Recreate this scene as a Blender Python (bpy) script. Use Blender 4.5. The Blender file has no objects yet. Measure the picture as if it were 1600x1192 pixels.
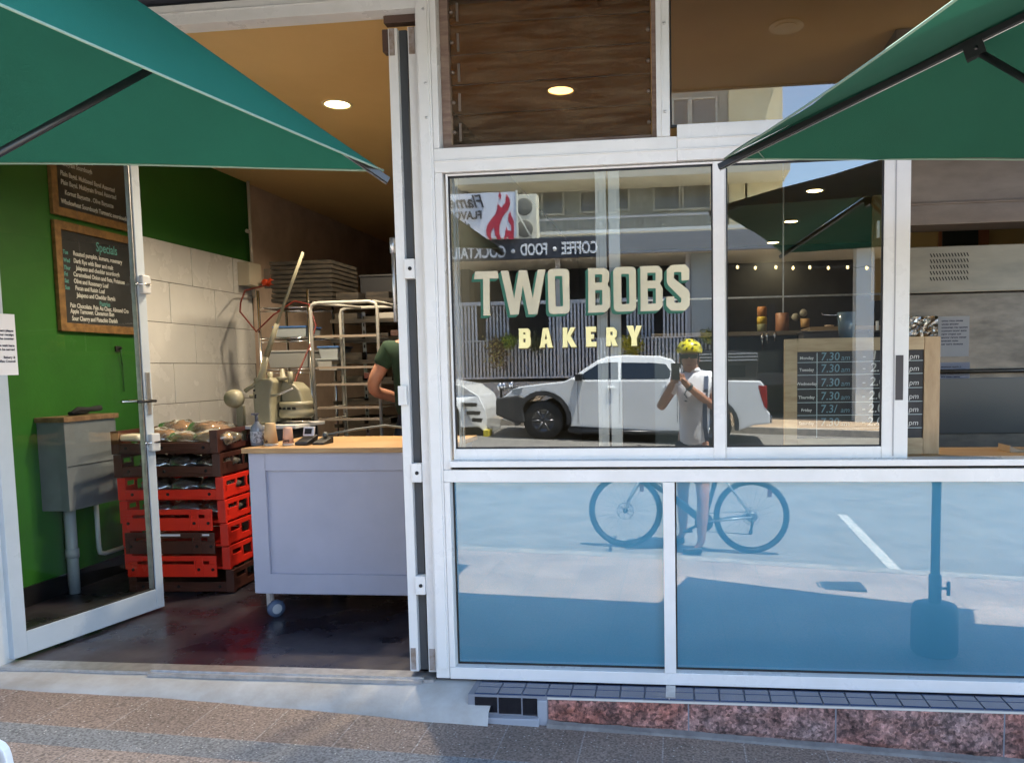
import bpy, bmesh, math, random
from mathutils import Vector, Matrix
random.seed(7)
R = math.radians
SC = bpy.context.scene
COL = SC.collection

# ------------------------------------------------------------------ camera, world, sun, exposure
CAMM = ((0.993, -0.008, -0.12), (0.119, -0.080, 0.99), (-0.018, -0.997, -0.079))   # columns: right, down, forward
def _ortho():
    r, d, f = [Vector((CAMM[0][i], CAMM[1][i], CAMM[2][i])) for i in range(3)]
    f.normalize(); r = (r - r.dot(f)*f).normalized(); d = f.cross(r)
    return r, d, f
CR, CD, CF = _ortho()
CAM = Vector((0.0, -3.7, 1.72))
FPX, PX, PY = 1269.0, 908.0, 675.0
cam = bpy.data.cameras.new('camera'); co = bpy.data.objects.new('camera', cam); COL.objects.link(co)
cam.sensor_width = 36; cam.lens = FPX/1600*36
cam.shift_x = -(PX-800)/1600; cam.shift_y = (PY-596)/1600
cam.clip_start = 0.002; cam.clip_end = 800
m = Matrix((CR, -CD, -CF)).transposed().to_4x4(); m.translation = CAM
co.matrix_world = m
SC.camera = co
SUND = Vector((0.28, 0.11, 1.0)).normalized()            # towards the sun
w = bpy.data.worlds.new('World'); SC.world = w; w.use_nodes = True
nt = w.node_tree; bg = nt.nodes['Background']
sky = nt.nodes.new('ShaderNodeTexSky'); sky.sky_type = 'NISHITA'; sky.sun_disc = False
sky.sun_elevation = math.asin(SUND.z); sky.sun_rotation = math.atan2(SUND.x, SUND.y)
nt.links.new(sky.outputs[0], bg.inputs[0]); bg.inputs[1].default_value = 0.15
sl = bpy.data.lights.new('sun', 'SUN'); so = bpy.data.objects.new('sun', sl); COL.objects.link(so)
sl.energy = 5.0; sl.angle = R(0.5); sl.color = (1.0, 0.95, 0.86)
so.rotation_euler = SUND.to_track_quat('Z', 'Y').to_euler(); so.location = (3, -8, 30)
SC.view_settings.view_transform = 'Standard'; SC.view_settings.look = 'None'
SC.view_settings.exposure = 2.6; SC.view_settings.gamma = 1.0
SC.view_settings.use_curve_mapping = False
SC.cycles.max_bounces = 9; SC.cycles.glossy_bounces = 4; SC.cycles.transparent_max_bounces = 12
SC.cycles.diffuse_bounces = 4; SC.cycles.use_denoising = True
SC.cycles.sample_clamp_indirect = 6.0; SC.cycles.caustics_reflective = False; SC.cycles.caustics_refractive = False

# ------------------------------------------------------------------ measuring helpers (photo pixel -> place)
def ray(px, py): return CR*(px-PX) + CD*(py-PY) + CF*FPX
def PYp(px, py, y):
    r = ray(px, py); return CAM + r*((y-CAM.y)/r.y)
def PZp(px, py, z):
    r = ray(px, py); return CAM + r*((z-CAM.z)/r.z)
def PXp(px, py, x):
    r = ray(px, py); return CAM + r*((x-CAM.x)/r.x)
def MIR(px, py, s):
    p = PYp(px, py, s); return Vector((p.x, -p.y, p.z))
def foot(x): return 0.10 - (0.037*x if x < 0 else 0.053*x if x < 3 else 0.159+.043*(x-3))
def road(x, s): return -0.05 - 0.043*x + 0.030*(s-3.05)
def ffoot(x, s): return road(x, 14.3) + 0.14 + 0.02*(s-14.3)

# ------------------------------------------------------------------ materials
MATS = {}
def mat(name, col, rough=0.6, metal=0.0, spec=0.5, c2=None, scale=8.0, mixlo=0.4, mixhi=0.6, bump=0.0, bscale=None,
        detail=6.0, coat=0.0, stretch=None, trans=0.0, emit=None, estr=0.0, rvar=0.0, sheen=0.0):
    if name in MATS: return MATS[name]
    M = bpy.data.materials.new(name); M.use_nodes = True; t = M.node_tree; b = t.nodes['Principled BSDF']
    b.inputs['Base Color'].default_value = (*col, 1); b.inputs['Roughness'].default_value = rough
    b.inputs['Metallic'].default_value = metal; b.inputs['Specular IOR Level'].default_value = spec
    b.inputs['Coat Weight'].default_value = coat; b.inputs['Coat Roughness'].default_value = 0.08
    if emit: b.inputs['Emission Color'].default_value = (*emit, 1); b.inputs['Emission Strength'].default_value = estr
    if c2 or bump or rvar:
        tc = t.nodes.new('ShaderNodeTexCoord'); src = tc.outputs['Object']
        if stretch:
            mp = t.nodes.new('ShaderNodeMapping'); mp.inputs['Scale'].default_value = stretch
            t.links.new(src, mp.inputs[0]); src = mp.outputs[0]
        n = t.nodes.new('ShaderNodeTexNoise'); n.inputs['Scale'].default_value = scale; n.inputs['Detail'].default_value = detail
        n.inputs['Roughness'].default_value = 0.62; t.links.new(src, n.inputs['Vector'])
        if c2:
            r = t.nodes.new('ShaderNodeValToRGB'); r.color_ramp.elements[0].position = mixlo; r.color_ramp.elements[1].position = mixhi
            r.color_ramp.elements[0].color = (*col, 1); r.color_ramp.elements[1].color = (*c2, 1)
            t.links.new(n.outputs['Fac'], r.inputs[0]); t.links.new(r.outputs[0], b.inputs['Base Color'])
        if rvar:
            mr = t.nodes.new('ShaderNodeMapRange'); mr.inputs['To Min'].default_value = max(0.02, rough-rvar); mr.inputs['To Max'].default_value = min(1, rough+rvar)
            mr.inputs['From Min'].default_value = 0.35; mr.inputs['From Max'].default_value = 0.65
            t.links.new(n.outputs['Fac'], mr.inputs[0]); t.links.new(mr.outputs[0], b.inputs['Roughness'])
        if bump:
            n2 = t.nodes.new('ShaderNodeTexNoise'); n2.inputs['Scale'].default_value = bscale or scale*3; n2.inputs['Detail'].default_value = 5
            t.links.new(src, n2.inputs['Vector'])
            bp = t.nodes.new('ShaderNodeBump'); bp.inputs['Strength'].default_value = bump; bp.inputs['Distance'].default_value = 0.01
            t.links.new(n2.outputs['Fac'], bp.inputs['Height']); t.links.new(bp.outputs[0], b.inputs['Normal'])
    if trans:
        tr = t.nodes.new('ShaderNodeBsdfTranslucent'); tr.inputs[0].default_value = (*[min(1, c*1.0) for c in (c2 or col)], 1)
        mx = t.nodes.new('ShaderNodeMixShader'); mx.inputs[0].default_value = trans
        t.links.new(b.outputs[0], mx.inputs[1]); t.links.new(tr.outputs[0], mx.inputs[2])
        t.links.new(mx.outputs[0], t.nodes['Material Output'].inputs[0])
    MATS[name] = M; return M

def glassmat(name, tint=(1, 1, 1), gain=2.0, wave=0.0, base=0.0, dirt=0.0, dirtcol=(.3, .2, .1)):
    M = bpy.data.materials.new(name); M.use_nodes = True; t = M.node_tree; t.nodes.remove(t.nodes['Principled BSDF'])
    tr = t.nodes.new('ShaderNodeBsdfTransparent'); tr.inputs[0].default_value = (*tint, 1)
    gl = t.nodes.new('ShaderNodeBsdfGlossy'); gl.inputs['Roughness'].default_value = 0.0
    gl.inputs[0].default_value = (0.97, 1, 0.98, 1)
    fr = t.nodes.new('ShaderNodeFresnel'); fr.inputs[0].default_value = 1.5
    mu = t.nodes.new('ShaderNodeMath'); mu.operation = 'MULTIPLY_ADD'; mu.inputs[1].default_value = gain; mu.inputs[2].default_value = base; mu.use_clamp = True
    t.links.new(fr.outputs[0], mu.inputs[0])
    mx = t.nodes.new('ShaderNodeMixShader'); t.links.new(mu.outputs[0], mx.inputs[0])
    t.links.new(tr.outputs[0], mx.inputs[1]); t.links.new(gl.outputs[0], mx.inputs[2])
    out = mx.outputs[0]
    tc = t.nodes.new('ShaderNodeTexCoord')
    if wave:
        n = t.nodes.new('ShaderNodeTexNoise'); n.inputs['Scale'].default_value = 2.2; n.inputs['Detail'].default_value = 1
        t.links.new(tc.outputs['Object'], n.inputs['Vector'])
        bp = t.nodes.new('ShaderNodeBump'); bp.inputs['Strength'].default_value = wave; bp.inputs['Distance'].default_value = 0.01
        t.links.new(n.outputs['Fac'], bp.inputs['Height']); t.links.new(bp.outputs[0], gl.inputs['Normal'])
    if dirt:
        df = t.nodes.new('ShaderNodeBsdfDiffuse'); df.inputs[0].default_value = (*dirtcol, 1)
        mp = t.nodes.new('ShaderNodeMapping'); mp.inputs['Scale'].default_value = (1.2, 1, 9); t.links.new(tc.outputs['Object'], mp.inputs[0])
        n = t.nodes.new('ShaderNodeTexNoise'); n.inputs['Scale'].default_value = 3.0; n.inputs['Detail'].default_value = 10; n.inputs['Roughness'].default_value = 0.7
        t.links.new(mp.outputs[0], n.inputs['Vector'])
        mr = t.nodes.new('ShaderNodeMapRange'); mr.inputs['From Min'].default_value = 0.35; mr.inputs['From Max'].default_value = 0.75
        mr.inputs['To Min'].default_value = 0.0; mr.inputs['To Max'].default_value = dirt; t.links.new(n.outputs['Fac'], mr.inputs[0])
        m2 = t.nodes.new('ShaderNodeMixShader'); t.links.new(mr.outputs[0], m2.inputs[0]); t.links.new(out, m2.inputs[1]); t.links.new(df.outputs[0], m2.inputs[2])
        out = m2.outputs[0]
    t.links.new(out, t.nodes['Material Output'].inputs[0])
    MATS[name] = M; return M

WHITE = mat('white_powdercoat', (.74, .74, .73), 0.32, c2=(.66, .66, .64), scale=5, mixlo=.3, mixhi=.75, bump=.03, bscale=300, rvar=.08)
DOORW = mat('door_powdercoat', (.50, .56, .62), 0.35, c2=(.42, .48, .54), scale=4, mixlo=.3, mixhi=.75, rvar=.1)
BLK = mat('black_rubber', (.012, .012, .013), 0.6)
BLKM = mat('black_metal', (.015, .015, .017), 0.35, spec=.6)
DARK = mat('dark_void', (.01, .01, .01), 0.9)
CHROME = mat('chrome', (.75, .75, .76), 0.15, 1.0)
STEEL = mat('brushed_steel', (.23, .195, .155), 0.42, .65, c2=(.11, .098, .08), scale=3, mixlo=.35, mixhi=.7, stretch=(1, 1, 3), rvar=.12)
ALU = mat('aluminium', (.62, .62, .62), 0.35, .85, c2=(.5, .5, .5), scale=20)
PGLASS = glassmat('panel_glass', gain=3.3)
GLASS = glassmat('window_glass', gain=4.0, wave=0.0015, tint=(.86, .9, .88))
DGLASS = glassmat('door_glass', gain=.14, tint=(.95, .98, .95))
UGLASS = glassmat('upper_glass', gain=3.6, tint=(.70, .68, .62), wave=.003)
LGLASS = glassmat('louvre_glass', gain=1.2, tint=(.52, .42, .33), dirt=.34, dirtcol=(.38, .27, .16))
CARG = mat('car_glass', (.01, .014, .018), 0.03, spec=.9)
PLASTIC = mat('clear_bag', (.75, .72, .68), 0.12, spec=.9)

# ------------------------------------------------------------------ mesh builders
def tag(o, label=None, cat=None, group=None, kind=None):
    if label: o['label'] = label
    if cat: o['category'] = cat
    if group: o['group'] = group
    if kind: o['kind'] = kind
    return o
def thing(name, loc, label, cat, group=None, rz=0.0):
    o = bpy.data.objects.new(name, None); COL.objects.link(o); o.location = loc; o.rotation_euler = (0, 0, rz)
    o.empty_display_size = 0.1
    return tag(o, label, cat, group)
def obj(name, me, material, parent=None, smooth=False, local=False):
    o = bpy.data.objects.new(name, me); COL.objects.link(o)
    if material is not None and not me.materials:
        for mm in (material if isinstance(material, (list, tuple)) else [material]): me.materials.append(mm)
    if smooth:
        for p in me.polygons: p.use_smooth = True
    if parent is not None:
        o.parent = parent
        if not local:
            o.matrix_parent_inverse = WM(parent).inverted()
    return o
def WM(o):
    mb = Matrix.LocRotScale(o.location, o.rotation_euler, o.scale)
    return (WM(o.parent) @ o.matrix_parent_inverse @ mb) if o.parent else mb

class MB:
    """collects shapes into one bmesh"""
    def __init__(s): s.bm = bmesh.new(); s.mi = 0
    def _q(s, vs, fs):
        V = [s.bm.verts.new(v) for v in vs]
        for f in fs:
            try:
                F = s.bm.faces.new([V[i] for i in f]); F.material_index = s.mi
            except ValueError: pass
        return V
    def box(s, x0, x1, y0, y1, z0, z1, M=None):
        vs = [Vector((x, y, z)) for x in (x0, x1) for y in (y0, y1) for z in (z0, z1)]
        if M is not None: vs = [M @ v for v in vs]
        s._q(vs, [(0, 1, 3, 2), (4, 6, 7, 5), (0, 4, 5, 1), (2, 3, 7, 6), (0, 2, 6, 4), (1, 5, 7, 3)]); return s
    def hexa(s, p8):   # 8 points ordered as box
        s._q(p8, [(0, 1, 3, 2), (4, 6, 7, 5), (0, 4, 5, 1), (2, 3, 7, 6), (0, 2, 6, 4), (1, 5, 7, 3)]); return s
    def tube(s, pts, r, n=10, cap=True, r2=None):
        pts = [Vector(p) for p in pts]; rings = []; N = len(pts)
        up = None
        for i, p in enumerate(pts):
            d = ((pts[min(i+1, N-1)]-pts[max(i-1, 0)])).normalized()
            if up is None: up = d.orthogonal().normalized()
            else:
                up = (up - up.dot(d)*d); up = up.normalized() if up.length > 1e-6 else d.orthogonal().normalized()
            sd = d.cross(up); rr = r if r2 is None else r+(r2-r)*i/(N-1)
            if isinstance(r, (list, tuple)): rr = r[i]
            rings.append([s.bm.verts.new(p+(up*math.cos(2*math.pi*k/n)+sd*math.sin(2*math.pi*k/n))*rr) for k in range(n)])
        for a, b in zip(rings, rings[1:]):
            for k in range(n):
                f = s.bm.faces.new((a[k], a[(k+1) % n], b[(k+1) % n], b[k])); f.material_index = s.mi; f.smooth = True
        if cap:
            for rg in (rings[0][::-1], rings[-1]):
                f = s.bm.faces.new(rg); f.material_index = s.mi
        return s
    def lathe(s, prof, c=(0, 0, 0), n=24, axis='Z', M=None, open_=False):
        c = Vector(c); rings = []
        for r, h in prof:
            ring = []
            for k in range(n):
                a = 2*math.pi*k/n; u, v = r*math.cos(a), r*math.sin(a)
                p = {'Z': Vector((u, v, h)), 'Y': Vector((u, h, v)), 'X': Vector((h, u, v))}[axis]
                if M is not None: p = M @ p
                ring.append(s.bm.verts.new(p+c))
            rings.append(ring)
        for a, b in zip(rings, rings[1:]):
            for k in range(n):
                f = s.bm.faces.new((a[k], a[(k+1) % n], b[(k+1) % n], b[k])); f.material_index = s.mi; f.smooth = True
        for rg, (r, h) in ((rings[0][::-1], prof[0]), (rings[-1], prof[-1])):
            if r > 1e-5 and not open_:
                f = s.bm.faces.new(rg); f.material_index = s.mi
        return s
    def prism(s, poly, a0, a1, axis='Y', M=None):
        def mk(p, a):
            v = {'Y': Vector((p[0], a, p[1])), 'X': Vector((a, p[0], p[1])), 'Z': Vector((p[0], p[1], a))}[axis]
            return M @ v if M is not None else v
        A = [s.bm.verts.new(mk(p, a0)) for p in poly]; B = [s.bm.verts.new(mk(p, a1)) for p in poly]
        n = len(poly)
        for i in range(n):
            f = s.bm.faces.new((A[i], A[(i+1) % n], B[(i+1) % n], B[i])); f.material_index = s.mi
        for L in (A[::-1], B):
            f = s.bm.faces.new(L); f.material_index = s.mi
        return s
    def quad(s, *ps):
        s._q([Vector(p) for p in ps], [tuple(range(len(ps)))]); return s
    def ball(s, c, r, n=12, sx=1, sy=1, sz=1):
        prof = [(max(r*math.sin(math.pi*i/n), 1e-4), -r*math.cos(math.pi*i/n)) for i in range(n+1)]
        M = Matrix.Diagonal((sx, sy, sz)); s.lathe(prof, c, n=n*2, M=M); return s
    def bevel(s, w, seg=2, ang=30):
        bmesh.ops.remove_doubles(s.bm, verts=s.bm.verts, dist=1e-6)
        es = [e for e in s.bm.edges if len(e.link_faces) == 2 and e.calc_face_angle(0) > R(ang)]
        bmesh.ops.bevel(s.bm, geom=es, offset=w, segments=seg, profile=.6, affect='EDGES', clamp_overlap=True); return s
    def build(s, name, material, parent=None, smooth=False, bev=0, seg=2, local=False):
        if bev: s.bevel(bev, seg)
        bmesh.ops.recalc_face_normals(s.bm, faces=s.bm.faces)
        me = bpy.data.meshes.new(name); s.bm.to_mesh(me); s.bm.free()
        return obj(name, me, material, parent, smooth, local)

def curve_mesh(loops, extrude):
    cu = bpy.data.curves.new('c', 'CURVE'); cu.dimensions = '2D'; cu.fill_mode = 'BOTH'; cu.extrude = extrude
    for L in loops:
        sp = cu.splines.new('POLY'); sp.points.add(len(L)-1); sp.use_cyclic_u = True
        for p, q in zip(sp.points, L): p.co = (q[0], q[1], 0, 1)
    o = bpy.data.objects.new('c', cu); COL.objects.link(o)
    me = bpy.data.meshes.new_from_object(o.evaluated_get(bpy.context.evaluated_depsgraph_get()))
    bpy.data.objects.remove(o); bpy.data.curves.remove(cu); return me
def text_mesh(body, size, bold=0.0, xs=1.0, align='LEFT', shear=0.0, extr=0.0004, spacing=1.0, space_line=1.0):
    cu = bpy.data.curves.new('t', 'FONT'); cu.body = body; cu.size = size; cu.align_x = align; cu.offset = bold
    cu.shear = shear; cu.extrude = extr; cu.space_character = spacing; cu.resolution_u = 3; cu.space_line = space_line
    o = bpy.data.objects.new('t', cu); COL.objects.link(o); bpy.context.view_layer.update()
    me = bpy.data.meshes.new_from_object(o.evaluated_get(bpy.context.evaluated_depsgraph_get()))
    bpy.data.objects.remove(o); bpy.data.curves.remove(cu)
    me.transform(Matrix.Diagonal((xs, 1, 1, 1))); return me
def basis(o, u, v, n=None):
    u = Vector(u).normalized(); v = Vector(v).normalized(); n = u.cross(v)
    M = Matrix((u, v, n)).transposed().to_4x4(); M.translation = Vector(o); return M
def join_meshes(name, items, material, parent):
    """items: (mesh, matrix) -> one object"""
    bm = bmesh.new()
    for me, M in items:
        me2 = me.copy(); me2.materials.clear(); me2.transform(M); bm.from_mesh(me2); bpy.data.meshes.remove(me2)
    me = bpy.data.meshes.new(name); bm.to_mesh(me); bm.free()
    return obj(name, me, material, parent)
def rnd(poly, r, n=4):
    """round the corners of a polygon"""
    out = []
    N = len(poly)
    for i in range(N):
        p0, p1, p2 = [Vector((*poly[j % N], 0)) for j in (i-1, i, i+1)]
        a = (p0-p1); b = (p2-p1); rr = min(r, a.length*.45, b.length*.45)
        s = p1+a.normalized()*rr; e = p1+b.normalized()*rr
        for k in range(n+1):
            t = k/n; q = s*(1-t)**2 + p1*2*t*(1-t) + e*t*t; out.append((q.x, q.y))
    return out
def skin(name, joints, edges, material, parent=None, sub=2, root=0, tweak=None):
    """one continuous tapered body grown round a skeleton; joints: (x, y, z, rx[, ry])"""
    me = bpy.data.meshes.new(name); me.from_pydata([j[:3] for j in joints], edges, [])
    o = bpy.data.objects.new(name, me); COL.objects.link(o)
    o.modifiers.new('s', 'SKIN'); sk = me.skin_vertices[0].data
    for i, j in enumerate(joints):
        sk[i].radius = (j[3], j[4] if len(j) > 4 else j[3]); sk[i].use_root = (i == root)
    sb = o.modifiers.new('u', 'SUBSURF'); sb.levels = sub; sb.render_levels = sub
    bpy.context.view_layer.update()
    m2 = bpy.data.meshes.new_from_object(o.evaluated_get(bpy.context.evaluated_depsgraph_get()))
    bpy.data.objects.remove(o); bpy.data.meshes.remove(me)
    if tweak:
        for v in m2.vertices: v.co = tweak(v.co)
    m2.name = name
    return obj(name, m2, material, parent, smooth=True)
def rename(o, n): o.name = n; return o
def copy_tree(o, parent=None, meshshare=True):
    c = o.copy(); COL.objects.link(c)
    if parent is not None: c.parent = parent
    for ch in list(o.children): copy_tree(ch, c)
    return c

# ================================================================== GROUND
def nodes(M): return M.node_tree.nodes, M.node_tree.links
def paver_mat():
    M = bpy.data.materials.new('footpath_pavers'); M.use_nodes = True; N, L = nodes(M); b = N['Principled BSDF']
    tc = N.new('ShaderNodeTexCoord'); sp = N.new('ShaderNodeSeparateXYZ'); L.new(tc.outputs['Object'], sp.inputs[0])
    br = N.new('ShaderNodeTexBrick'); br.offset = 0.5; br.inputs['Scale'].default_value = 1.0
    br.inputs['Brick Width'].default_value = 0.345; br.inputs['Row Height'].default_value = 0.36; br.inputs['Mortar Size'].default_value = 0.0035
    br.inputs['Mortar Smooth'].default_value = .3
    br.inputs['Color1'].default_value = (.25, .19, .155, 1); br.inputs['Color2'].default_value = (.29, .22, .18, 1); br.inputs['Mortar'].default_value = (.38, .33, .30, 1)
    mp = N.new('ShaderNodeMapping'); mp.inputs['Location'].default_value = (.08, .2, 0); L.new(tc.outputs['Object'], mp.inputs[0]); L.new(mp.outputs[0], br.inputs['Vector'])
    # grey pavers laid as a band
    def band(lo, hi):
        a = N.new('ShaderNodeMath'); a.operation = 'GREATER_THAN'; a.inputs[1].default_value = lo; L.new(sp.outputs['Y'], a.inputs[0])
        c = N.new('ShaderNodeMath'); c.operation = 'LESS_THAN'; c.inputs[1].default_value = hi; L.new(sp.outputs['Y'], c.inputs[0])
        d = N.new('ShaderNodeMath'); d.operation = 'MULTIPLY'; L.new(a.outputs[0], d.inputs[0]); L.new(c.outputs[0], d.inputs[1]); return d
    b1 = band(-0.725, -0.56)
    mx = N.new('ShaderNodeMixRGB'); L.new(b1.outputs[0], mx.inputs[0]); L.new(br.outputs[0], mx.inputs[1]); mx.inputs[2].default_value = (.24, .25, .255, 1)
    far = N.new('ShaderNodeMath'); far.operation = 'LESS_THAN'; far.inputs[1].default_value = -0.725; L.new(sp.outputs['Y'], far.inputs[0])
    mf = N.new('ShaderNodeMixRGB'); mf.blend_type = 'MIX'; L.new(far.outputs[0], mf.inputs[0]); L.new(mx.outputs[0], mf.inputs[1])
    br2 = N.new('ShaderNodeTexBrick'); br2.inputs['Scale'].default_value = 1.0; br2.inputs['Brick Width'].default_value = .345; br2.inputs['Row Height'].default_value = .345
    br2.offset = 0; br2.inputs['Mortar Size'].default_value = .004
    br2.inputs['Color1'].default_value = (.40, .32, .27, 1); br2.inputs['Color2'].default_value = (.35, .28, .235, 1); br2.inputs['Mortar'].default_value = (.25, .22, .20, 1)
    L.new(mp.outputs[0], br2.inputs['Vector']); L.new(br2.outputs[0], mf.inputs[2])
    # pale and dark aggregate
    vo = N.new('ShaderNodeTexVoronoi'); vo.inputs['Scale'].default_value = 62; L.new(tc.outputs['Object'], vo.inputs['Vector'])
    lt = N.new('ShaderNodeMath'); lt.operation = 'LESS_THAN'; lt.inputs[1].default_value = .20; L.new(vo.outputs['Distance'], lt.inputs[0])
    rn = N.new('ShaderNodeSeparateColor'); L.new(vo.outputs['Color'], rn.inputs[0])
    gt = N.new('ShaderNodeMath'); gt.operation = 'GREATER_THAN'; gt.inputs[1].default_value = .72; L.new(rn.outputs[0], gt.inputs[0])
    ml = N.new('ShaderNodeMath'); ml.operation = 'MULTIPLY'; L.new(lt.outputs[0], ml.inputs[0]); L.new(gt.outputs[0], ml.inputs[1])
    m2 = N.new('ShaderNodeMixRGB'); L.new(ml.outputs[0], m2.inputs[0]); L.new(mf.outputs[0], m2.inputs[1]); m2.inputs[2].default_value = (.62, .60, .56, 1)
    no = N.new('ShaderNodeTexNoise'); no.inputs['Scale'].default_value = 95; no.inputs['Detail'].default_value = 4; L.new(tc.outputs['Object'], no.inputs['Vector'])
    rp = N.new('ShaderNodeValToRGB'); rp.color_ramp.elements[0].position = .36; rp.color_ramp.elements[1].position = .60
    rp.color_ramp.elements[0].color = (.45, .45, .45, 1); rp.color_ramp.elements[1].color = (1.12, 1.12, 1.12, 1); L.new(no.outputs['Fac'], rp.inputs[0])
    n3 = N.new('ShaderNodeTexNoise'); n3.inputs['Scale'].default_value = 1.7; n3.inputs['Detail'].default_value = 8; L.new(tc.outputs['Object'], n3.inputs['Vector'])
    r3 = N.new('ShaderNodeValToRGB'); r3.color_ramp.elements[0].position = .3; r3.color_ramp.elements[1].position = .7
    r3.color_ramp.elements[0].color = (.72, .72, .74, 1); r3.color_ramp.elements[1].color = (1.1, 1.08, 1.05, 1); L.new(n3.outputs['Fac'], r3.inputs[0])
    m3 = N.new('ShaderNodeMixRGB'); m3.blend_type = 'MULTIPLY'; m3.inputs[0].default_value = 1; L.new(m2.outputs[0], m3.inputs[1]); L.new(rp.outputs[0], m3.inputs[2])
    m4 = N.new('ShaderNodeMixRGB'); m4.blend_type = 'MULTIPLY'; m4.inputs[0].default_value = 1; L.new(m3.outputs[0], m4.inputs[1]); L.new(r3.outputs[0], m4.inputs[2])
    L.new(m4.outputs[0], b.inputs['Base Color']); b.inputs['Roughness'].default_value = .7
    bp = N.new('ShaderNodeBump'); bp.inputs['Strength'].default_value = .25; bp.inputs['Distance'].default_value = .004; L.new(no.outputs['Fac'], bp.inputs['Height']); L.new(bp.outputs[0], b.inputs['Normal'])
    return M
PAVE = paver_mat()
ASPH = mat('asphalt', (.150, .142, .130), .85, c2=(.215, .205, .188), scale=3.0, mixlo=.35, mixhi=.7, bump=.6, bscale=160, detail=12)
KERB = mat('kerb_concrete', (.30, .27, .23), .8, c2=(.20, .185, .165), scale=9, bump=.2, bscale=80)
CONC = mat('step_concrete', (.42, .42, .41), .72, c2=(.30, .28, .25), scale=3.2, mixlo=.38, mixhi=.66, bump=.12, bscale=60, detail=10, rvar=.1)
XA, XB = -60, 60
def strip(name, pts, material, kind='structure'):
    """sheet across the street; pts: list of (s, zfunc) from near to far"""
    b = MB(); xs = [XA, -20, -8, -4, 0, 3, 8, 20, XB]
    for (s0, f0), (s1, f1) in zip(pts, pts[1:]):
        for x0, x1 in zip(xs, xs[1:]):
            b.quad((x0, -s0, f0(x0)), (x1, -s0, f0(x1)), (x1, -s1, f1(x1)), (x0, -s1, f1(x0)))
    bmesh.ops.remove_doubles(b.bm, verts=b.bm.verts, dist=1e-5)
    o = b.build(name, material); tag(o, kind=kind); return o
strip('footpath', [(-0.02, foot), (3.05, foot)], PAVE)
strip('kerb', [(3.046, lambda x: foot(x)+.002), (3.20, lambda x: foot(x)+.002), (3.215, lambda x: road(x, 3.2)-.02)], KERB)
strip('road', [(3.19, lambda x: road(x, 3.19)), (8, lambda x: road(x, 8)), (14.3, lambda x: road(x, 14.3))], ASPH)
FPAVE = mat('far_footpath_pavers', (.30, .22, .15), .8, c2=(.40, .30, .20), scale=1.5, bump=.1)
strip('far_kerb', [(14.285, lambda x: road(x, 14.3)-.02), (14.30, lambda x: ffoot(x, 14.3)), (14.5, lambda x: ffoot(x, 14.3))], KERB)
strip('far_footpath', [(14.495, lambda x: ffoot(x, 14.3)-.003), (17.2, lambda x: ffoot(x, 17.2))], FPAVE)
gb = MB(); gb.quad((-400, -17.0, -3.2), (400, -17.0, -3.2), (400, -500, -3.2), (-400, -500, -3.2))
gb.quad((-400, 300, -3.25), (400, 300, -3.25), (400, -17.1, -3.25), (-400, -17.1, -3.25))
gb.quad((-60, -17.15, ffoot(-60, 17.2)-.01), (60, -17.15, ffoot(60, 17.2)-.01), (60, -40, ffoot(60, 40)), (-60, -40, ffoot(-60, 40)))
tag(gb.build('ground', mat('ground_soil', (.12, .11, .08), .9, c2=(.08, .10, .05), scale=.3)), kind='structure')
# painted parking line on the road, worn
PAINT = mat('road_paint', (.52, .51, .46), .7, c2=(.24, .23, .21), scale=26, mixlo=.42, mixhi=.66)
lb = MB()
def rz(x, s): return road(x, s) + .004
c = [(1.98, 3.72+2.15), (2.07, 3.72+2.15), (2.03, 3.30), (1.93, 3.30)]
lb.quad(*[(x, -s, rz(x, s)) for x, s in [(1.82, 5.95), (1.93, 5.95), (1.945, 3.24), (1.835, 3.24)]])
lb.quad(*[(x, -s, rz(x, s)) for x, s in [(7.4, 5.95), (7.51, 5.95), (7.52, 3.24), (7.41, 3.24)]])
lb.quad(*[(x, -s, rz(x, s)) for x, s in [(-4.1, 5.95), (-3.99, 5.95), (-3.98, 3.24), (-4.09, 3.24)]])
tag(lb.build('road_marking', PAINT), kind='structure')
# service cover in the footpath
g = MB(); 
for i in range(9):
    x = 1.02+i*.036; g.box(x, x+.026, -2.60, -2.44, foot(1.18)-.01, foot(1.18)+.008)
gt = thing('service_cover', (1.18, -2.52, foot(1.18)), 'dark slotted metal drain cover set in the footpath pavers', 'drain cover')
g.build('grate_bars', mat('cast_iron', (.05, .05, .052), .6, .4), gt)
g2 = MB(); g2.box(.99, 1.37, -2.64, -2.40, foot(1.18)-.02, foot(1.18)+.006); g2.build('cover_frame', MATS['cast_iron'], gt)

# ================================================================== BAKERY BUILDING
bld = thing('bakery_building', (0, 0, .26), 'bakery shopfront with white aluminium frames, open glass doors and sliding windows', 'shop')
FL = .26
def ceil_mat():
    return mat('ceiling_paint', (.82, .56, .24), .55, c2=(.74, .49, .20), scale=1.2, mixlo=.3, mixhi=.7)
CEIL = ceil_mat()
GREEN = mat('green_paint', (.024, .125, .014), .45, c2=(.018, .095, .011), scale=2.2, mixlo=.35, mixhi=.7, bump=.08, bscale=40)
TAN = mat('back_wall_render', (.62, .48, .38), .8, c2=(.46, .34, .26), scale=3, mixlo=.35, mixhi=.7, bump=.3, bscale=30)
def floor_mat():
    M = mat('vinyl_floor', (.019, .016, .024), .33, c2=(.060, .054, .066), scale=2.6, mixlo=.40, mixhi=.90, bump=.16, bscale=9, detail=14, rvar=.18)
    return M
CH = 3.58
BW = 3.97
def side_wall_mat():
    return GREEN
b = MB(); b.box(-4.34, -4.18, .0, BW, -.3, CH+.02); b.build('side_wall', GREEN, bld)
b = MB(); b.box(-4.34, -4.187, BW+.001, 10.2, -.3, CH+.02); b.build('rendered_side_wall', TAN, bld)
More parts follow.
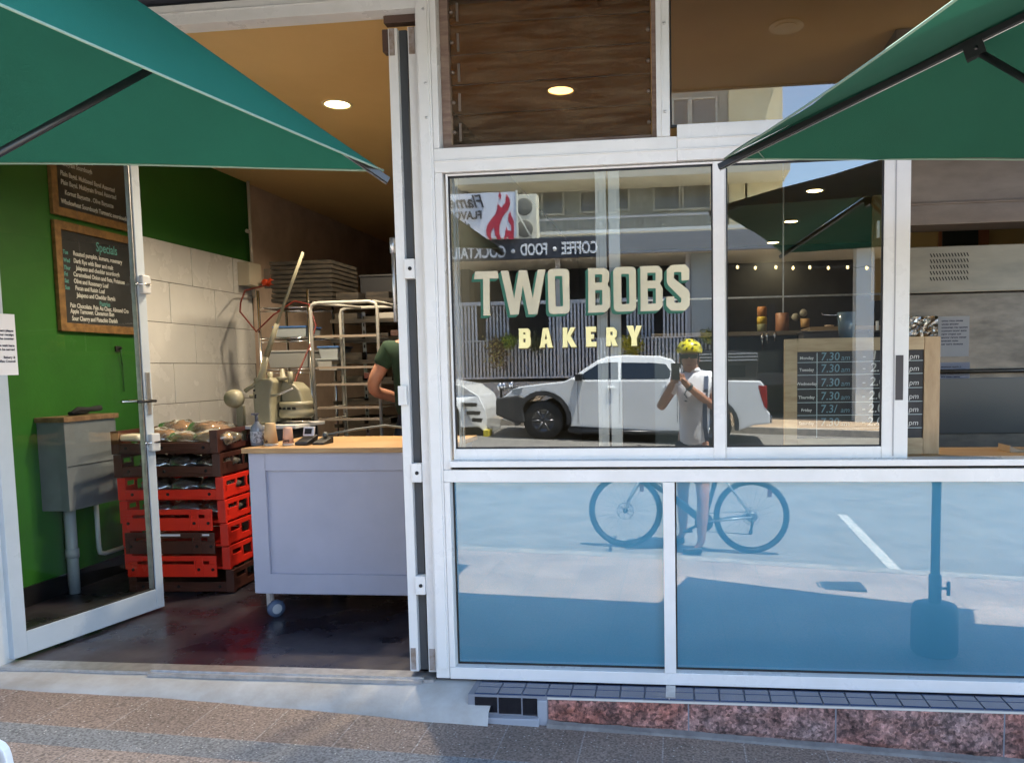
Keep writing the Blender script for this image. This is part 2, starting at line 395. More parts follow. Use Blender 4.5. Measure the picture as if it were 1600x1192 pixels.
b = MB(); b.box(-4.18, -1.75, 9.4, 9.55, FL-.2, CH)
b.build('back_wall', TAN, bld)
b = MB(); b.box(-1.75, -1.6, 1.9, 9.7, FL-.2, CH); b.box(-1.6, 4.2, 9.55, 9.7, FL-.2, CH)
b.build('inner_wall', mat('inner_wall_dimmed', (.055, .055, .05), .7, c2=(.04, .042, .04), scale=2), bld)  # dark colour stands in for the unlit depth of the shop
b = MB(); b.box(3.6, 3.75, .0, 9.55, FL-.2, CH); b.build('side_wall', mat('dark_green_wall', (.05, .085, .055), .6, c2=(.035, .06, .04), scale=2), bld)
b = MB(); b.box(-4.34, 4.2, -.0, 10.2, CH, CH+.2); b.build('ceiling', CEIL, bld)
fb = MB(); fb.box(-4.18, 3.6, -.02, 9.6, -.6, FL-.006)
o = fb.build('shop_floor', floor_mat()); tag(o, kind='structure')
# tiled lower side wall: each tile a slab in one sheet
TILE = mat('wall_tile', (.66, .65, .62), .25, c2=(.60, .59, .57), scale=3, mixlo=.3, mixhi=.7, rvar=.08)
GROUT = mat('grout', (.12, .11, .10), .8)
b = MB(); zt = 2.81; rowh = .332
for r_ in range(8):
    z1 = zt-r_*rowh; z0 = max(z1-rowh+.005, FL); off = 0 if r_ % 2 == 0 else -.33
    y = 2.30+off-.0
    while y < BW:
        y0, y1 = max(y, 2.30), min(y+.655, BW-.005)
        if y1-y0 > .03 and z1-z0 > .02: b.box(-4.181, -4.168, y0, y1-.004, z0, z1)
        y += .66
b.build('wall_tiles', TILE, bld, bev=.0015, seg=1)
b = MB(); b.box(-4.182, -4.174, 2.295, BW-.002, FL, zt-.002); b.build('tile_grout', GROUT, bld)
b = MB(); b.box(-4.179, -4.160, .0, 2.29, FL-.01, FL+.12); b.build('skirting', mat('black_skirting', (.012, .012, .014), .35), bld)
# conduit in the corner
b = MB(); b.tube([(-4.14, BW-.05, 2.46), (-4.14, BW-.05, CH)], .016); b.tube([(-4.15, BW-.10, 3.1), (-4.15, BW-.02, 3.1)], .02, n=6)
b.build('conduit', mat('conduit_cream', (.55, .50, .42), .5), bld)

# ---- facade frame, y=0 is the glass plane; frames stand from y=-.045 to y=.05
def bars(name, lst, material=WHITE, parent=bld, bev=.003, y0=-.045, y1=.05, label=None):
    b = MB()
    for x0, x1, z0, z1, *yy in lst:
        a, c_ = (yy if yy else (y0, y1)); b.box(x0, x1, a, c_, z0, z1)
        if name == 'mullion': o = b.build(name, material, parent, bev=bev); b = MB()
    if name == 'mullion': return o
    o = b.build(name, material, parent, bev=bev)
    if label: o['label'] = label
    return o
XR = 3.05                                                    # the window runs on past the picture's edge
bars('door_frame', [(-3.56, -1.157, 3.335, 3.425), (-3.56, -3.452, FL-.02, 3.3345), (-3.45, -1.16, 3.385, 3.392, -.050, -.0455)])
bars('corner_post', [(-1.156, -1.091, FL+.003, 3.436, -.052, .06), (-1.148, -1.100, FL+.05, 3.435, -.060, -.0521)])
# transom, lintel and upper bars
bars('transom', [(-1.090, .0, 2.609, 2.716, -.050, .05), (.001, XR, 2.612, 2.765, -.050, .05), (-1.09, XR, 2.655, 2.662, -.056, -.0501), (.0, XR, 2.700, 2.706, -.056, -.0501)])
bars('mullion', [(-.087, -.029, 2.717, 3.437, -.052, .05), (-.066, -.060, 2.72, 3.436, -.057, -.0521), (-1.09, -1.062, 2.717, 3.437, -.049, .05), (1.90, 1.955, 2.766, 3.437, -.049, .05)])
# window sill, groove and lower frame
bars('window_sill', [(-1.055, XR, 1.272, 1.300, -.075, .05), (-1.09, XR, 1.200, 1.258, -.055, .05), (-1.090, -1.056, 1.259, 2.608, -.050, .05)])
bars('sill_groove', [(-1.055, XR, 1.2585, 1.2715, -.03, .05)], DARK, bev=0)
lx0 = PYp(1036, 752, 0).x; lx1 = PYp(1054, 752, 0).x
bars('lower_frame', [(-1.088, XR, .262, .318, -.055, .05), (-1.0895, -1.062, .319, 1.199, -.054, .05), (lx0, lx1, .319, 1.199, -.058, .05), (1.90, 1.95, .319, 1.199, -.054, .05)])
# lower blue panels: glass over a blue backing board
BLUE = mat('blue_backing', (.095, .52, .88), .5, c2=(.088, .49, .84), scale=1.5)
for i, (a, c_) in enumerate(((-1.061, lx0-.001), (lx1+.001, 1.899), (1.951, XR))):
    b = MB(); b.box(a, c_, .004, .014, .319, 1.199)
    o = b.build('lower_panel', BLUE, bld)
    b = MB(); b.quad((a, 0, .319), (c_, 0, .319), (c_, 0, 1.199), (a, 0, 1.199)); b.build('panel_glass', PGLASS, o)
    b = MB(); b.box(a, c_, -.006, .003, .319, .326); b.box(a, a+.006, -.006, .003, .327, 1.199); b.build('glazing_bead', BLK, o)
# rail foot and drain bracket under the mullion
b = MB(); b.box(lx0+.006, lx1-.004, -.19, -.056, .252, .2615); b.box(lx0+.02, lx0+.024, -.192, -.056, .24, .2625); b.build('sill_bracket', ALU, bld)
# sliding sashes
def sash(name, x0, x1, w0, w1, zb, yy, glass=True, handle=None):
    b = MB(); y0, y1 = yy
    b.box(x0, x0+w0, y0, y1, zb, 2.606); b.box(x1-w1, x1, y0, y1, zb, 2.606)
    b.box(x0+w0, x1-w1, y0+.002, y1, zb, zb+.052); b.box(x0+w0, x1-w1, y0+.002, y1, 2.597, 2.606)
    o = b.build(name, WHITE, bld, bev=.002)
    if glass:
        b = MB(); ym = (y0+y1)/2-.004
        b.quad((x0+w0, ym, zb+.052), (x1-w1, ym, zb+.052), (x1-w1, ym, 2.597), (x0+w0, ym, 2.597)); b.build('sash_glass', GLASS, o)
        b = MB()
        for q in ((x0+w0, x0+w0+.007, zb+.053, 2.596), (x1-w1-.007, x1-w1, zb+.053, 2.596), (x0+w0, x1-w1, zb+.052, zb+.060), (x0+w0, x1-w1, 2.588, 2.597)):
            b.box(q[0], q[1], ym-.004, ym+.003, q[2], q[3])
        b.build('sash_gasket', BLK, o)
    return o
s1 = sash('fixed_sash', -1.045, .206, .010, .052, 1.3005, (-.030, .0))
gx = [PYp(x, 480, .03).x for x in (933, 949, 953, 970)]
b = MB(); b.box(gx[0], gx[1], .018, .045, 1.302, 2.605); b.box(gx[2], gx[3], .022, .05, 1.302, 2.605); b.box(gx[0]+.012, gx[0]+.016, .012, .0179, 1.31, 2.60); b.box(gx[1]-.012, gx[1]-.009, .012, .0179, 1.31, 2.60)
b.build('inner_stile', WHITE, bld, bev=.0015)
b = MB(); b.box(-1.030, -1.018, .02, .04, 1.31, 2.60); b.box(-1.012, -1.006, .02, .04, 1.31, 2.60); b.build('inner_stile', WHITE, bld, bev=.0015)
s2 = sash('sliding_sash', .2075, .990, .004, .110, 1.3005, (-.022, .006))
b = MB(); b.box(.926, .931, -.0245, -.0222, 1.31, 2.595); b.build('stile_line', mat('line_grey', (.35, .35, .36), .5), s2)
hz0, hz1 = PYp(1405, 625, -.02).z, PYp(1405, 555, -.02).z; hx = PYp(1405, 590, -.02).x
b = MB(); b.box(hx-.016, hx+.016, -.0255, -.0221, hz0, hz1); b.build('pull_handle', mat('handle_recess', (.045, .04, .042), .5), s2, bev=.002)
for za, zb in ((2.26, 2.33), (1.86, 1.90)):
    b = MB(); b.box(.862, .870, .008, .03, za, zb); b.build('sash_catch', WHITE, s2)
# upper windows
b = MB(); b.quad((-.028, .0, 2.767), (1.899, .0, 2.767), (1.899, .0, 3.50), (-.028, .0, 3.50)); uw = b.build('upper_window', UGLASS, bld)
b = MB(); b.box(-.028, 1.90, -.006, .006, 2.766, 2.776); b.box(-.028, -.021, -.006, .006, 2.777, 3.43); b.build('upper_gasket', BLK, bld)
# louvre window: stained overlapping glass blades in side channels
lv = MB(); lv.box(-1.061, -1.022, .005, .05, 2.7175, 3.50); lv.box(-.108, -.088, .005, .05, 2.7175, 3.50); lv.box(-1.021, -.109, .0, .05, 2.7175, 2.742)
lvo = lv.build('louvre_window', mat('old_timber_frame', (.16, .10, .075), .7, c2=(.24, .17, .13), scale=6, stretch=(1, 1, 8)), bld, bev=.002)
for i in range(6):
    z0 = 2.745+i*.132-(.04 if i == 5 else 0)
    b = MB(); b.hexa([Vector(p) for p in ((-1.018, .020, z0), (-1.018, .034, z0+.142), (-1.018, .025, z0), (-1.018, .039, z0+.142), (-.112, .020, z0), (-.112, .034, z0+.142), (-.112, .025, z0), (-.112, .039, z0+.142))])
    b.build('louvre_blade', LGLASS, lvo)
CLM = mat('clip_metal', (.20, .16, .13), .5, .5)
for i in range(5):
    for x in (-.122, -1.008):
        b = MB(); b.lathe([(.001, -.012), (.008, -.010), (.009, 0)], (x, .016, 2.80+i*.132), n=8, axis='Y'); b.build('blade_clip', CLM, lvo)
    b = MB(); b.box(-.985, -.975, .012, .018, 2.76+i*.132, 2.84+i*.132); b.build('blade_lever', CLM, lvo)
for x, y, z in ((-1.115, -.0602, 3.0), (-1.115, -.0602, 3.32), (-1.115, -.0602, 2.85), (-.050, -.0575, 2.82), (-.050, -.0575, 3.19)):
    b = MB(); b.lathe([(.001, -.004), (.006, -.003), (.007, 0)], (x, y, z), n=8, axis='Y'); b.build('frame_screw', ALU, bld)
# fascia over the frames, awning, walls either side and above
NAVY = mat('fascia_navy', (.030, .032, .045), .55, c2=(.022, .024, .034), scale=3)
bars('head_panel', [(-4.34, -1.1565, 3.426, 3.52, -.018, .10), (-1.156, 3.05, 3.505, 3.52, -.018, .10)], NAVY, bev=0)
RENDER = mat('rendered_wall', (.40, .40, .40), .8, c2=(.34, .34, .34), scale=2, bump=.2, bscale=60)
b = MB(); b.box(-4.34, -3.561, -.02, .10, -.6, 3.425); b.box(-20, -4.345, -.03, .10, -.6, 7.2); b.box(XR+.001, 20, -.03, .12, -1.0, 7.2); b.box(-4.344, XR, -.02, .12, 3.61, 7.2)
b.build('front_wall', RENDER, bld, bev=.004)
b = MB(); b.box(-20, 20, -.02, 12, 7.2, 7.4); b.box(-20, -19.8, .12, 12, -1, 7.2); b.box(19.8, 20, .12, 12, -1, 7.2); b.box(-20, 20, 12, 12.2, -3, 7.4); b.build('upper_wall', RENDER, bld)
SOFF = mat('soffit_board', (.055, .058, .080), .7, c2=(.045, .048, .066), scale=2)
for xa, xb, sa in ((-20, -.78, 2.15), (-.779, 20, 1.36)):  # left stretch made deeper, out of view, to shade the left umbrella
    b = MB(); b.prism([(-.0205, 3.445), (-sa, 3.37), (-sa, 3.52), (-.0205, 3.60)], xa, xb, 'X'); b.box(xa, xb, -sa-.04, -sa-.0005, 3.365, 3.56)
    b.build('street_awning', SOFF, bld)
for x, y in ((.55, -.62), (-2.2, -.62), (3.8, -.62)):
    z = 3.445+(y/(1.36 if x > -.7 else 2.15))*.075-.004
    b = MB(); b.lathe([(.085, -.004), (.085, .004)], (x, y, z), n=28, M=Matrix.Rotation(R(3 if x > -.7 else 2), 3, 'X')); b.lathe([(.055, -.008), (.055, -.0045)], (x, y, z), n=28, M=Matrix.Rotation(R(3 if x > -.7 else 2), 3, 'X')); b.build('soffit_downlight', mat('unlit_lamp_ring', (.33, .30, .24), .4), bld)

# ---- door threshold, concrete ramp, tiled ledge and stone base
b = MB(); b.box(-3.45, -1.17, -.06, .05, FL-.03, FL-.004); b.box(-2.62, -1.22, -.082, -.0601, FL-.022, FL-.004); b.box(-2.62, -1.22, -.055, -.045, FL-.004, FL+.004); b.build('door_track', ALU, bld, bev=.001, seg=1)
b = MB(); N = 40
for i in range(N):
    x0, x1 = -4.3+i*(3.44)/N, -4.3+(i+1)*(3.44)/N
    def pr(x):
        k = .008*math.sin(x*7)+.005*math.sin(x*17); fy = -.245+.02*math.sin(x*2)+k*.6
        return [(x, .0, FL-.014), (x, -.075, FL-.018-.004*abs(math.sin(x*5))), (x, -.12, FL-.028), (x, fy+.02, max(FL-.075, foot(x)+.012)), (x, fy, foot(x)-.005)]
    A, B = pr(x0), pr(x1)
    for j in range(4): b.quad(A[j], A[j+1], B[j+1], B[j])
bmesh.ops.remove_doubles(b.bm, verts=b.bm.verts, dist=1e-4)
b.build('concrete_step', CONC, bld, smooth=True)
GT = mat('glazed_tile', (.018, .035, .085), .08, spec=.5, c2=(.026, .048, .105), scale=2, coat=.5)
GTB = mat('black_tile', (.010, .010, .013), .12, spec=.6)
b = MB(); gx0 = -.935; tw = .1105
x = gx0
while x < XR:
    for y0, y1 in ((-.058-.062, -.058), (-.196, -.124)):
        b.box(x, min(x+tw-.006, XR), y0, y1, .247, .2565)
    x += tw
b.build('ledge_tiles', GT, bld, bev=.0015, seg=1)
LG = mat('pale_grout', (.20, .21, .24), .8)
b = MB(); b.box(gx0-.012, XR, -.2, -.05, -.25, .2505); b.box(gx0-.03, gx0-.012, -.2, -.0, foot(-1)-.05, .25)
b.build('ledge_bed', LG, bld)
b = MB(); 
for i in range(3):
    x0 = gx0+.002+i*tw; x1 = x0+(tw-.007 if i < 2 else .066); b.box(x0, x1, -.2035, -.199, foot(x0)+.035, .240)
b.build('face_tiles', GTB, bld, bev=.001, seg=1)
b = MB(); b.box(gx0-.01, gx0+.30, -.235, -.2, foot(-.8)-.03, foot(-.8)+.028); b.box(gx0+.292, gx0+.335, -.215, -.2005, foot(-.6)-.05, .236)
b.build('base_flashing', mat('grey_flashing', (.30, .32, .36), .5), bld, bev=.004)
b = MB(); b.box(gx0+.336, XR, -.2025, -.199, .2385, .2470); b.build('stone_joint', mat('pale_mortar', (.55, .53, .48), .8), bld)
# rock-faced granite
def granite():
    M = bpy.data.materials.new('granite'); M.use_nodes = True; N_, L = nodes(M); bs = N_['Principled BSDF']
    tc = N_.new('ShaderNodeTexCoord')
    n1 = N_.new('ShaderNodeTexNoise'); n1.inputs['Scale'].default_value = 2.6; n1.inputs['Detail'].default_value = 5; L.new(tc.outputs['Object'], n1.inputs['Vector'])
    r1 = N_.new('ShaderNodeValToRGB'); e = r1.color_ramp.elements; e[0].position = .40; e[0].color = (.38, .16, .12, 1); e[1].position = .78; e[1].color = (.34, .29, .28, 1)
    L.new(n1.outputs['Fac'], r1.inputs[0])
    n2 = N_.new('ShaderNodeTexNoise'); n2.inputs['Scale'].default_value = 16; n2.inputs['Detail'].default_value = 9; n2.inputs['Roughness'].default_value = .8; L.new(tc.outputs['Object'], n2.inputs['Vector'])
    r2 = N_.new('ShaderNodeValToRGB'); e = r2.color_ramp.elements; e[0].position = .38; e[0].color = (.22, .20, .21, 1); e[1].position = .62; e[1].color = (1.35, 1.25, 1.22, 1)
    L.new(n2.outputs['Fac'], r2.inputs[0])
    vo = N_.new('ShaderNodeTexVoronoi'); vo.inputs['Scale'].default_value = 85; L.new(tc.outputs['Object'], vo.inputs['Vector'])
    sc = N_.new('ShaderNodeSeparateColor'); L.new(vo.outputs['Color'], sc.inputs[0])
    r3 = N_.new('ShaderNodeValToRGB'); e = r3.color_ramp.elements; e[0].position = 0; e[0].color = (.35, .32, .33, 1); e[1].position = 1; e[1].color = (1.5, 1.45, 1.45, 1); L.new(sc.outputs[0], r3.inputs[0])
    m0 = N_.new('ShaderNodeMixRGB'); m0.blend_type = 'MULTIPLY'; m0.inputs[0].default_value = 1; L.new(r2.outputs[0], m0.inputs[1]); L.new(r3.outputs[0], m0.inputs[2])
    mx = N_.new('ShaderNodeMixRGB'); mx.blend_type = 'MULTIPLY'; mx.inputs[0].default_value = 1; L.new(r1.outputs[0], mx.inputs[1]); L.new(m0.outputs[0], mx.inputs[2])
    L.new(mx.outputs[0], bs.inputs['Base Color']); bs.inputs['Roughness'].default_value = .6
    bp = N_.new('ShaderNodeBump'); bp.inputs['Strength'].default_value = .9; bp.inputs['Distance'].default_value = .02; L.new(n2.outputs['Fac'], bp.inputs['Height']); L.new(bp.outputs[0], bs.inputs['Normal'])
    return M
GRAN = granite()
from mathutils import noise
xs0 = gx0+.336; st = [xs0, .03, .66, 1.35, 2.2, XR]
for a, c_ in zip(st, st[1:]):
    b = MB(); nx, nz = max(8, int((c_-a)/.018)), 12; V = []
    for i in range(nx+1):
        x = a+.003+(c_-a-.006)*i/nx; col_ = []
        for j in range(nz+1):
            t = j/nz; z = foot(x)+.012+(.237-foot(x)-.012)*t
            e = min(i, nx-i, 3)/3*min(j, nz-j, 2)/2
            d = e*(.012+.016*noise.noise(Vector((x*9, z*9, 3)))+.010*noise.noise(Vector((x*31, z*31, 7))))
            col_.append(b.bm.verts.new((x, -.2005-max(d, 0), z)))
        V.append(col_)
    for i in range(nx):
        for j in range(nz): b.bm.faces.new((V[i][j], V[i+1][j], V[i+1][j+1], V[i][j+1]))
    b.build('granite_block', GRAN, bld)
b = MB()
b.prism([(-.199, 0), (-.245, 0), (-.232, .02), (-.2, .03)], xs0, XR, 'X', Matrix.Shear('XY', 4, (0, 0)) if False else None)
for v in b.bm.verts: v.co.z += foot(v.co.x)-.004
b.build('mortar_fillet', mat('fillet_mortar', (.20, .19, .18), .8, c2=(.14, .13, .125), scale=14), bld)

# ---- the open door on the left
hx_, hy_ = -3.445, .0
P0 = Vector((-3.438, .012, 0)); P1 = Vector((-3.245, .965, 0)); du = (P1-P0).normalized(); dn_ = Vector((-du.y, du.x, 0))   # normal towards the wall side
DW = (P1-P0).length
DM = Matrix((du, dn_, Vector((0, 0, 1)))).transposed().to_4x4(); DM.translation = P0
z0d, z1d = FL+.012, 3.31
b = MB()
for q in ((0, .075, z0d, z1d), (DW-.058, DW, z0d, z1d)): b.box(q[0], q[1], -.02, .02, q[2], q[3], DM)
b.box(.075, DW-.058, -.019, .019, z0d, z0d+.125, DM); b.box(.075, DW-.058, -.019, .019, z1d-.09, z1d, DM)
door = b.build('open_door', DOORW, bld, bev=.003)
b = MB(); b.quad(*[DM @ Vector(p) for p in ((.075, 0, z0d+.125), (DW-.058, 0, z0d+.125), (DW-.058, 0, z1d-.09), (.075, 0, z1d-.09))]); b.build('door_glass', DGLASS, door)
b = MB(); b.box(DW-.066, DW-.0585, -.012, .012, z0d+.126, z1d-.091, DM); b.box(.075, DW-.066, -.012, .012, z0d+.1251, z0d+.131, DM); b.build('door_gasket', BLK, door)
b = MB(); b.box(DW-.074, DW-.0665, -.016, .016, z0d+.131, z1d-.092, DM); b.build('glazing_strip', ALU, door)
for zc in (2.27, 1.31):
    b = MB(); b.box(DW-.052, DW+.012, -.052, -.0202, zc-.055, zc+.055, DM); b.box(DW-.03, DW+.018, -.046, .018, zc-.035, zc+.04, DM)
    b.build('roller_bracket', mat('bracket_grey', (.55, .56, .57), .4), door, bev=.008)
    b = MB(); b.tube([DM @ Vector((DW-.075, -.035, zc)), DM @ Vector((DW+.0, -.056, zc))], .007); b.ball(DM @ Vector((DW-.08, -.035, zc)), .011, 6); b.build('roller_pin', CHROME, door)
b = MB(); b.box(DW-.045, DW-.015, -.026, -.0201, 1.48, 1.74, DM); b.build('lock_plate', ALU, door, bev=.002)
b = MB(); b.tube([DM @ Vector(p) for p in ((DW-.03, -.03, 1.565), (DW-.03, -.075, 1.565), (DW-.16, -.075, 1.565))], .009); b.build('door_lever', BLKM, door)
b = MB(); b.tube([DM @ Vector(p) for p in ((DW-.03, .02, 1.565), (DW-.03, .065, 1.565), (DW-.15, .065, 1.565))], .009); b.build('door_lever', CHROME, door)
for zc in (.55, 1.7, 2.9):
    b = MB(); b.tube([(-3.453, -.052, zc-.05), (-3.453, -.052, zc+.05)], .011); b.build('hinge', ALU, door)
# folded leaves at the right of the doorway, edge-on
def leaf(x0, x1, ya, yb, name):
    b = MB(); z0, z1 = FL+.014, 3.27
    b.box(x0, x1, ya, ya+.055, z0, z1); b.box(x0, x1, yb-.06, yb, z0, z1); b.box(x0+.002, x1-.002, ya+.055, yb-.06, z0, z0+.12); b.box(x0+.002, x1-.002, ya+.055, yb-.06, z1-.08, z1)
    o = b.build(name, WHITE, bld, bev=.002)
    b = MB(); xm = (x0+x1)/2; b.quad((xm, ya+.055, z0+.12), (xm, yb-.06, z0+.12), (xm, yb-.06, z1-.08), (xm, ya+.055, z1-.08)); b.build('door_glass', DGLASS, o)
    BP = lambda b: b.build('bolt_plate', mat('stained_plate', (.33, .29, .27), .5, c2=(.22, .16, .12), scale=30), o)
    b = MB(); b.box(x0+.006, x1-.012, ya-.004, ya-.0001, z0+.01, z0+.115); BP(b)
    b = MB(); b.box(x0+.006, x1-.012, ya-.004, ya-.0001, z1-.12, z1-.002); BP(b)
    return o
lf1 = leaf(-1.300, -1.258, -.005, .60, 'folded_door'); lf2 = leaf(-1.207, -1.162, -.008, .40, 'folded_door')
b = MB(); b.box(-1.2585, -1.222, .025, .39, FL+.014, 3.27); b.build('leaf_gap_filler', mat('leaf_gap_grey', (.055, .06, .065), .6), lf1)  # dark box added to fill part of the gap between the folded leaves
for zc, xx in ((2.19, -1.232), (1.24, -1.232), (.7, -1.232)):
    b = MB(); b.box(xx-.024, xx+.024, -.022, .022, zc-.045, zc+.045); b.build('fold_hinge', WHITE, lf1, bev=.004)
    b = MB(); b.lathe([(.001, -.004), (.009, -.003), (.009, 0)], (xx+.004, -.0225, zc), n=10, axis='Y'); b.build('hinge_pin', BLK, lf1)
b = MB(); b.box(-1.304, -1.262, -.03, -.0095, 1.56, 1.65); b.box(-1.275, -1.262, -.036, -.031, 1.575, 1.635); b.build('door_lock', WHITE, lf1, bev=.003)
b = MB(); b.tube([(-1.325, .03, 2.30), (-1.325, .03, 1.95)], .008); b.tube([(-1.325, .03, 2.34), (-1.325, .03, 2.27)], .014); b.build('lift_bolt', ALU, lf1)
b = MB(); b.box(-1.325, -1.17, .01, .06, 3.30, 3.334); b.box(-1.33, -1.303, .0, .05, 3.17, 3.27); b.build('roller_hanger', mat('hanger_brown', (.10, .06, .045), .5, .3), lf1, bev=.003)

# ================================================================== THINGS IN THE SHOP
WOOD = mat('pine', (.50, .32, .15), .5, c2=(.36, .20, .085), scale=5, stretch=(1, 1, 9), mixlo=.35, mixhi=.7, bump=.05)
WOODH = mat('pine_long_grain', (.50, .32, .15), .5, c2=(.36, .20, .085), scale=5, stretch=(1, 9, 9), mixlo=.35, mixhi=.7, bump=.05)
SLATE = mat('chalkboard', (.018, .018, .020), .6, c2=(.045, .045, .05), scale=5, mixlo=.45, mixhi=.85, detail=10)
CHALK = mat('chalk', (.58, .58, .56), .9)
TEAL = mat('teal_chalk', (.10, .30, .28), .9)
PAPER = mat('paper', (.72, .72, .76), .7)
INK = mat('ink', (.02, .02, .05), .7)
CREAM = mat('machine_enamel', (.27, .255, .18), .38, c2=(.20, .185, .125), scale=4, mixlo=.35, mixhi=.75, bump=.05, bscale=50)

# ceiling lights: lit downlights
LAMP = mat('lamp_glow', (1, .8, .4), .5, emit=(1.0, .80, .42), estr=3.6)
RING = mat('lamp_ring', (.75, .62, .35), .35)
lamps = []
def downlight(x, y, z, label, on=True, power=14):
    t = thing('ceiling_light', (x, y, z), label, 'ceiling light', 'round downlights in the shop ceiling')
    b = MB(); b.lathe([(.084, -.0005), (.084, -.006), (.100, -.010), (.108, -.001)], (x, y, z), n=36, open_=True); b.build('light_ring', RING, t)
    b = MB(); b.lathe([(.001, -.002), (.084, -.002), (.084, -.001)], (x, y, z), n=32); b.build('light_diffuser', LAMP, t)
    l = bpy.data.lights.new('lamp_beam', 'SPOT'); l.energy = power; l.color = (1, .82, .58); l.spot_size = R(150); l.spot_blend = .6; l.shadow_soft_size = .08
    o = bpy.data.objects.new('lamp_beam', l); COL.objects.link(o); o.parent = t; o.matrix_parent_inverse = WM(t).inverted(); o.location = (x, y, z-.03)
for (px, py), lb in (((527, 163), 'round lit ceiling downlight above the open doorway'), ((876, 141), 'round lit ceiling downlight seen through the brown louvre window'),
                     ((1273, 298), 'nearest of the three lit downlights seen through the sliding window'), ((1236, 346), 'middle one of the three downlights seen through the sliding window'),
                     ((1208, 379), 'farthest lit downlight seen through the sliding window, lowest in view')):
    p = PZp(px, py, CH); downlight(p.x, p.y, CH, lb, power=60 if p.y < 4 else 5)
p = PZp(648, 265, CH); downlight(p.x, p.y, CH, 'lit ceiling downlight glimpsed between the two folded door leaves', power=22)

# framed chalkboards on the green wall (x = -4.18 plane)
def wall_board(y0, y1, z0, z1, label, lines, head=None):
    t = thing('menu_board', (-4.18, (y0+y1)/2, z0), label, 'chalkboard')
    b = MB(); fw = .055
    for q in ((y0, y0+fw, z0, z1), (y1-fw, y1, z0, z1), (y0+fw, y1-fw, z0, z0+fw), (y0+fw, y1-fw, z1-fw, z1)): b.box(-4.178, -4.150, *q)
    b.build('board_frame', WOODB, t, bev=.003)
    b = MB(); b.box(-4.178, -4.164, y0+fw, y1-fw, z0+fw, z1-fw); b.build('slate', SLATE, t)
    Mt = lambda y, z: basis((-4.1635, y, z), (0, 1, 0), (0, 0, 1))
    it, tl = [], []
    for (u, v, s, tx, kind) in lines:
        me = text_mesh(tx, s*.94, bold=.0009, xs=.76, shear=.05, extr=.0003, align='LEFT')
        (tl if kind else it).append((me, Mt(y0+u, z1-v) @ Matrix.Rotation(random.uniform(-.015, .01), 4, 'Z')))
    if it: join_meshes('chalk_writing', it, CHALK, t)
    if tl: join_meshes('chalk_heading', tl, TEAL, t)
    return t
WOODB = mat('board_timber', (.26, .135, .045), .55, c2=(.16, .08, .028), scale=6, stretch=(1, 3, 3))
wall_board(1.385, 2.235, 2.035, 2.775, 'framed Specials chalkboard on the green wall behind the open glass door', [
    (.40, .155, .10, 'Specials', 1), (.075, .215, .042, 'Tue', 1), (.075, .27, .042, 'Wed', 1), (.075, .32, .042, 'Thur', 1), (.075, .365, .042, 'Fri', 1), (.075, .41, .042, 'Sat', 1), (.075, .455, .042, 'Sun', 1),
    (.17, .215, .047, 'Roasted pumpkin, kumara, rosemary', 0), (.17, .265, .047, 'Dark Rye with Beer and malt', 0), (.19, .312, .047, 'Jalapeno and cheddar sourdough', 0),
    (.16, .358, .047, 'Caramelised Onion and Feta, Potatoes', 0), (.16, .405, .047, 'Olive and Rosemary Loaf', 0), (.17, .452, .047, 'Pecan and Raisin Loaf', 0), (.18, .50, .047, 'Jalapeno and Cheddar Bagels', 0),
    (.40, .545, .05, 'Pastries', 1), (.11, .575, .047, 'Pain Chocolate. Pain Au Choc. Almond Cro', 0), (.11, .615, .047, 'Apple Turnover. Cinnamon Bun', 0), (.12, .665, .047, 'Sour Cherry and Pistachio Danish', 0)])
wall_board(1.385, 2.235, 2.815, 3.50, 'framed chalkboard of bagels and loaves, above the Specials board', [
    (.10, .20, .05, 'Olive and Rosemary Sourdough', 0), (.10, .27, .05, 'Rye and Caraway Loaf', 0), (.10, .34, .05, 'Multigrain Sourdough', 0), (.10, .41, .05, 'Plain Bagel. Multiseed Bagel Assorted', 0),
    (.10, .47, .05, 'Plain Bagel. Multigrain Bread Assorted', 0), (.13, .535, .05, 'Kornut Baguette . Olive Baguette', 0), (.09, .60, .05, 'Wholewheat Sourdough Turmeric sourdough', 0)])

# grey box on the wall with a post
t = thing('meter_box', (-4.08, 1.37, .84), 'grey metal meter box with timber top on the green wall behind the door', 'meter box')
MBX = mat('box_grey_paint', (.16, .18, .20), .45, c2=(.135, .15, .17), scale=4)
b = MB(); b.box(-4.178, -3.98, 1.14, 1.63, .84, 1.425); b.build('box_body', MBX, t, bev=.004)
b = MB(); b.box(-4.178, -3.965, 1.125, 1.645, 1.4255, 1.458); b.build('box_top', mat('dark_timber', (.13, .07, .035), .6, c2=(.22, .13, .07), scale=20), t, bev=.003)
b = MB(); b.tube([(-4.09, 1.27, .84), (-4.09, 1.27, FL-.004)], .036, 18); b.tube([(-4.09, 1.27, .56), (-4.09, 1.27, .50)], .042, 18); b.build('box_post', mat('pipe_grey', (.30, .33, .36), .4), t)
b = MB(); b.box(-3.979, -3.976, 1.15, 1.62, 1.13, 1.134); b.build('door_seam', DARK, t)
b = MB(); b.tube([(-4.15, 1.60, .84), (-4.15, 1.60, .50), (-4.15, 1.61, .455), (-4.15, 1.66, .44), (-4.15, 1.86, .44)], .016, 12); tag(b.build('waste_pipe', mat('white_pvc', (.62, .66, .66), .35)), 'white plastic pipe bending along the green wall under the grey meter box', 'pipe')
b = MB(); b.tube([(-4.05, 1.30, 1.475), (-4.05, 1.36, 1.50), (-4.04, 1.45, 1.495), (-4.03, 1.55, 1.50)], [.012, .018, .016, .02], 8); b.tube([(-4.10, 1.34, 1.472), (-4.09, 1.50, 1.474)], .013, 8)
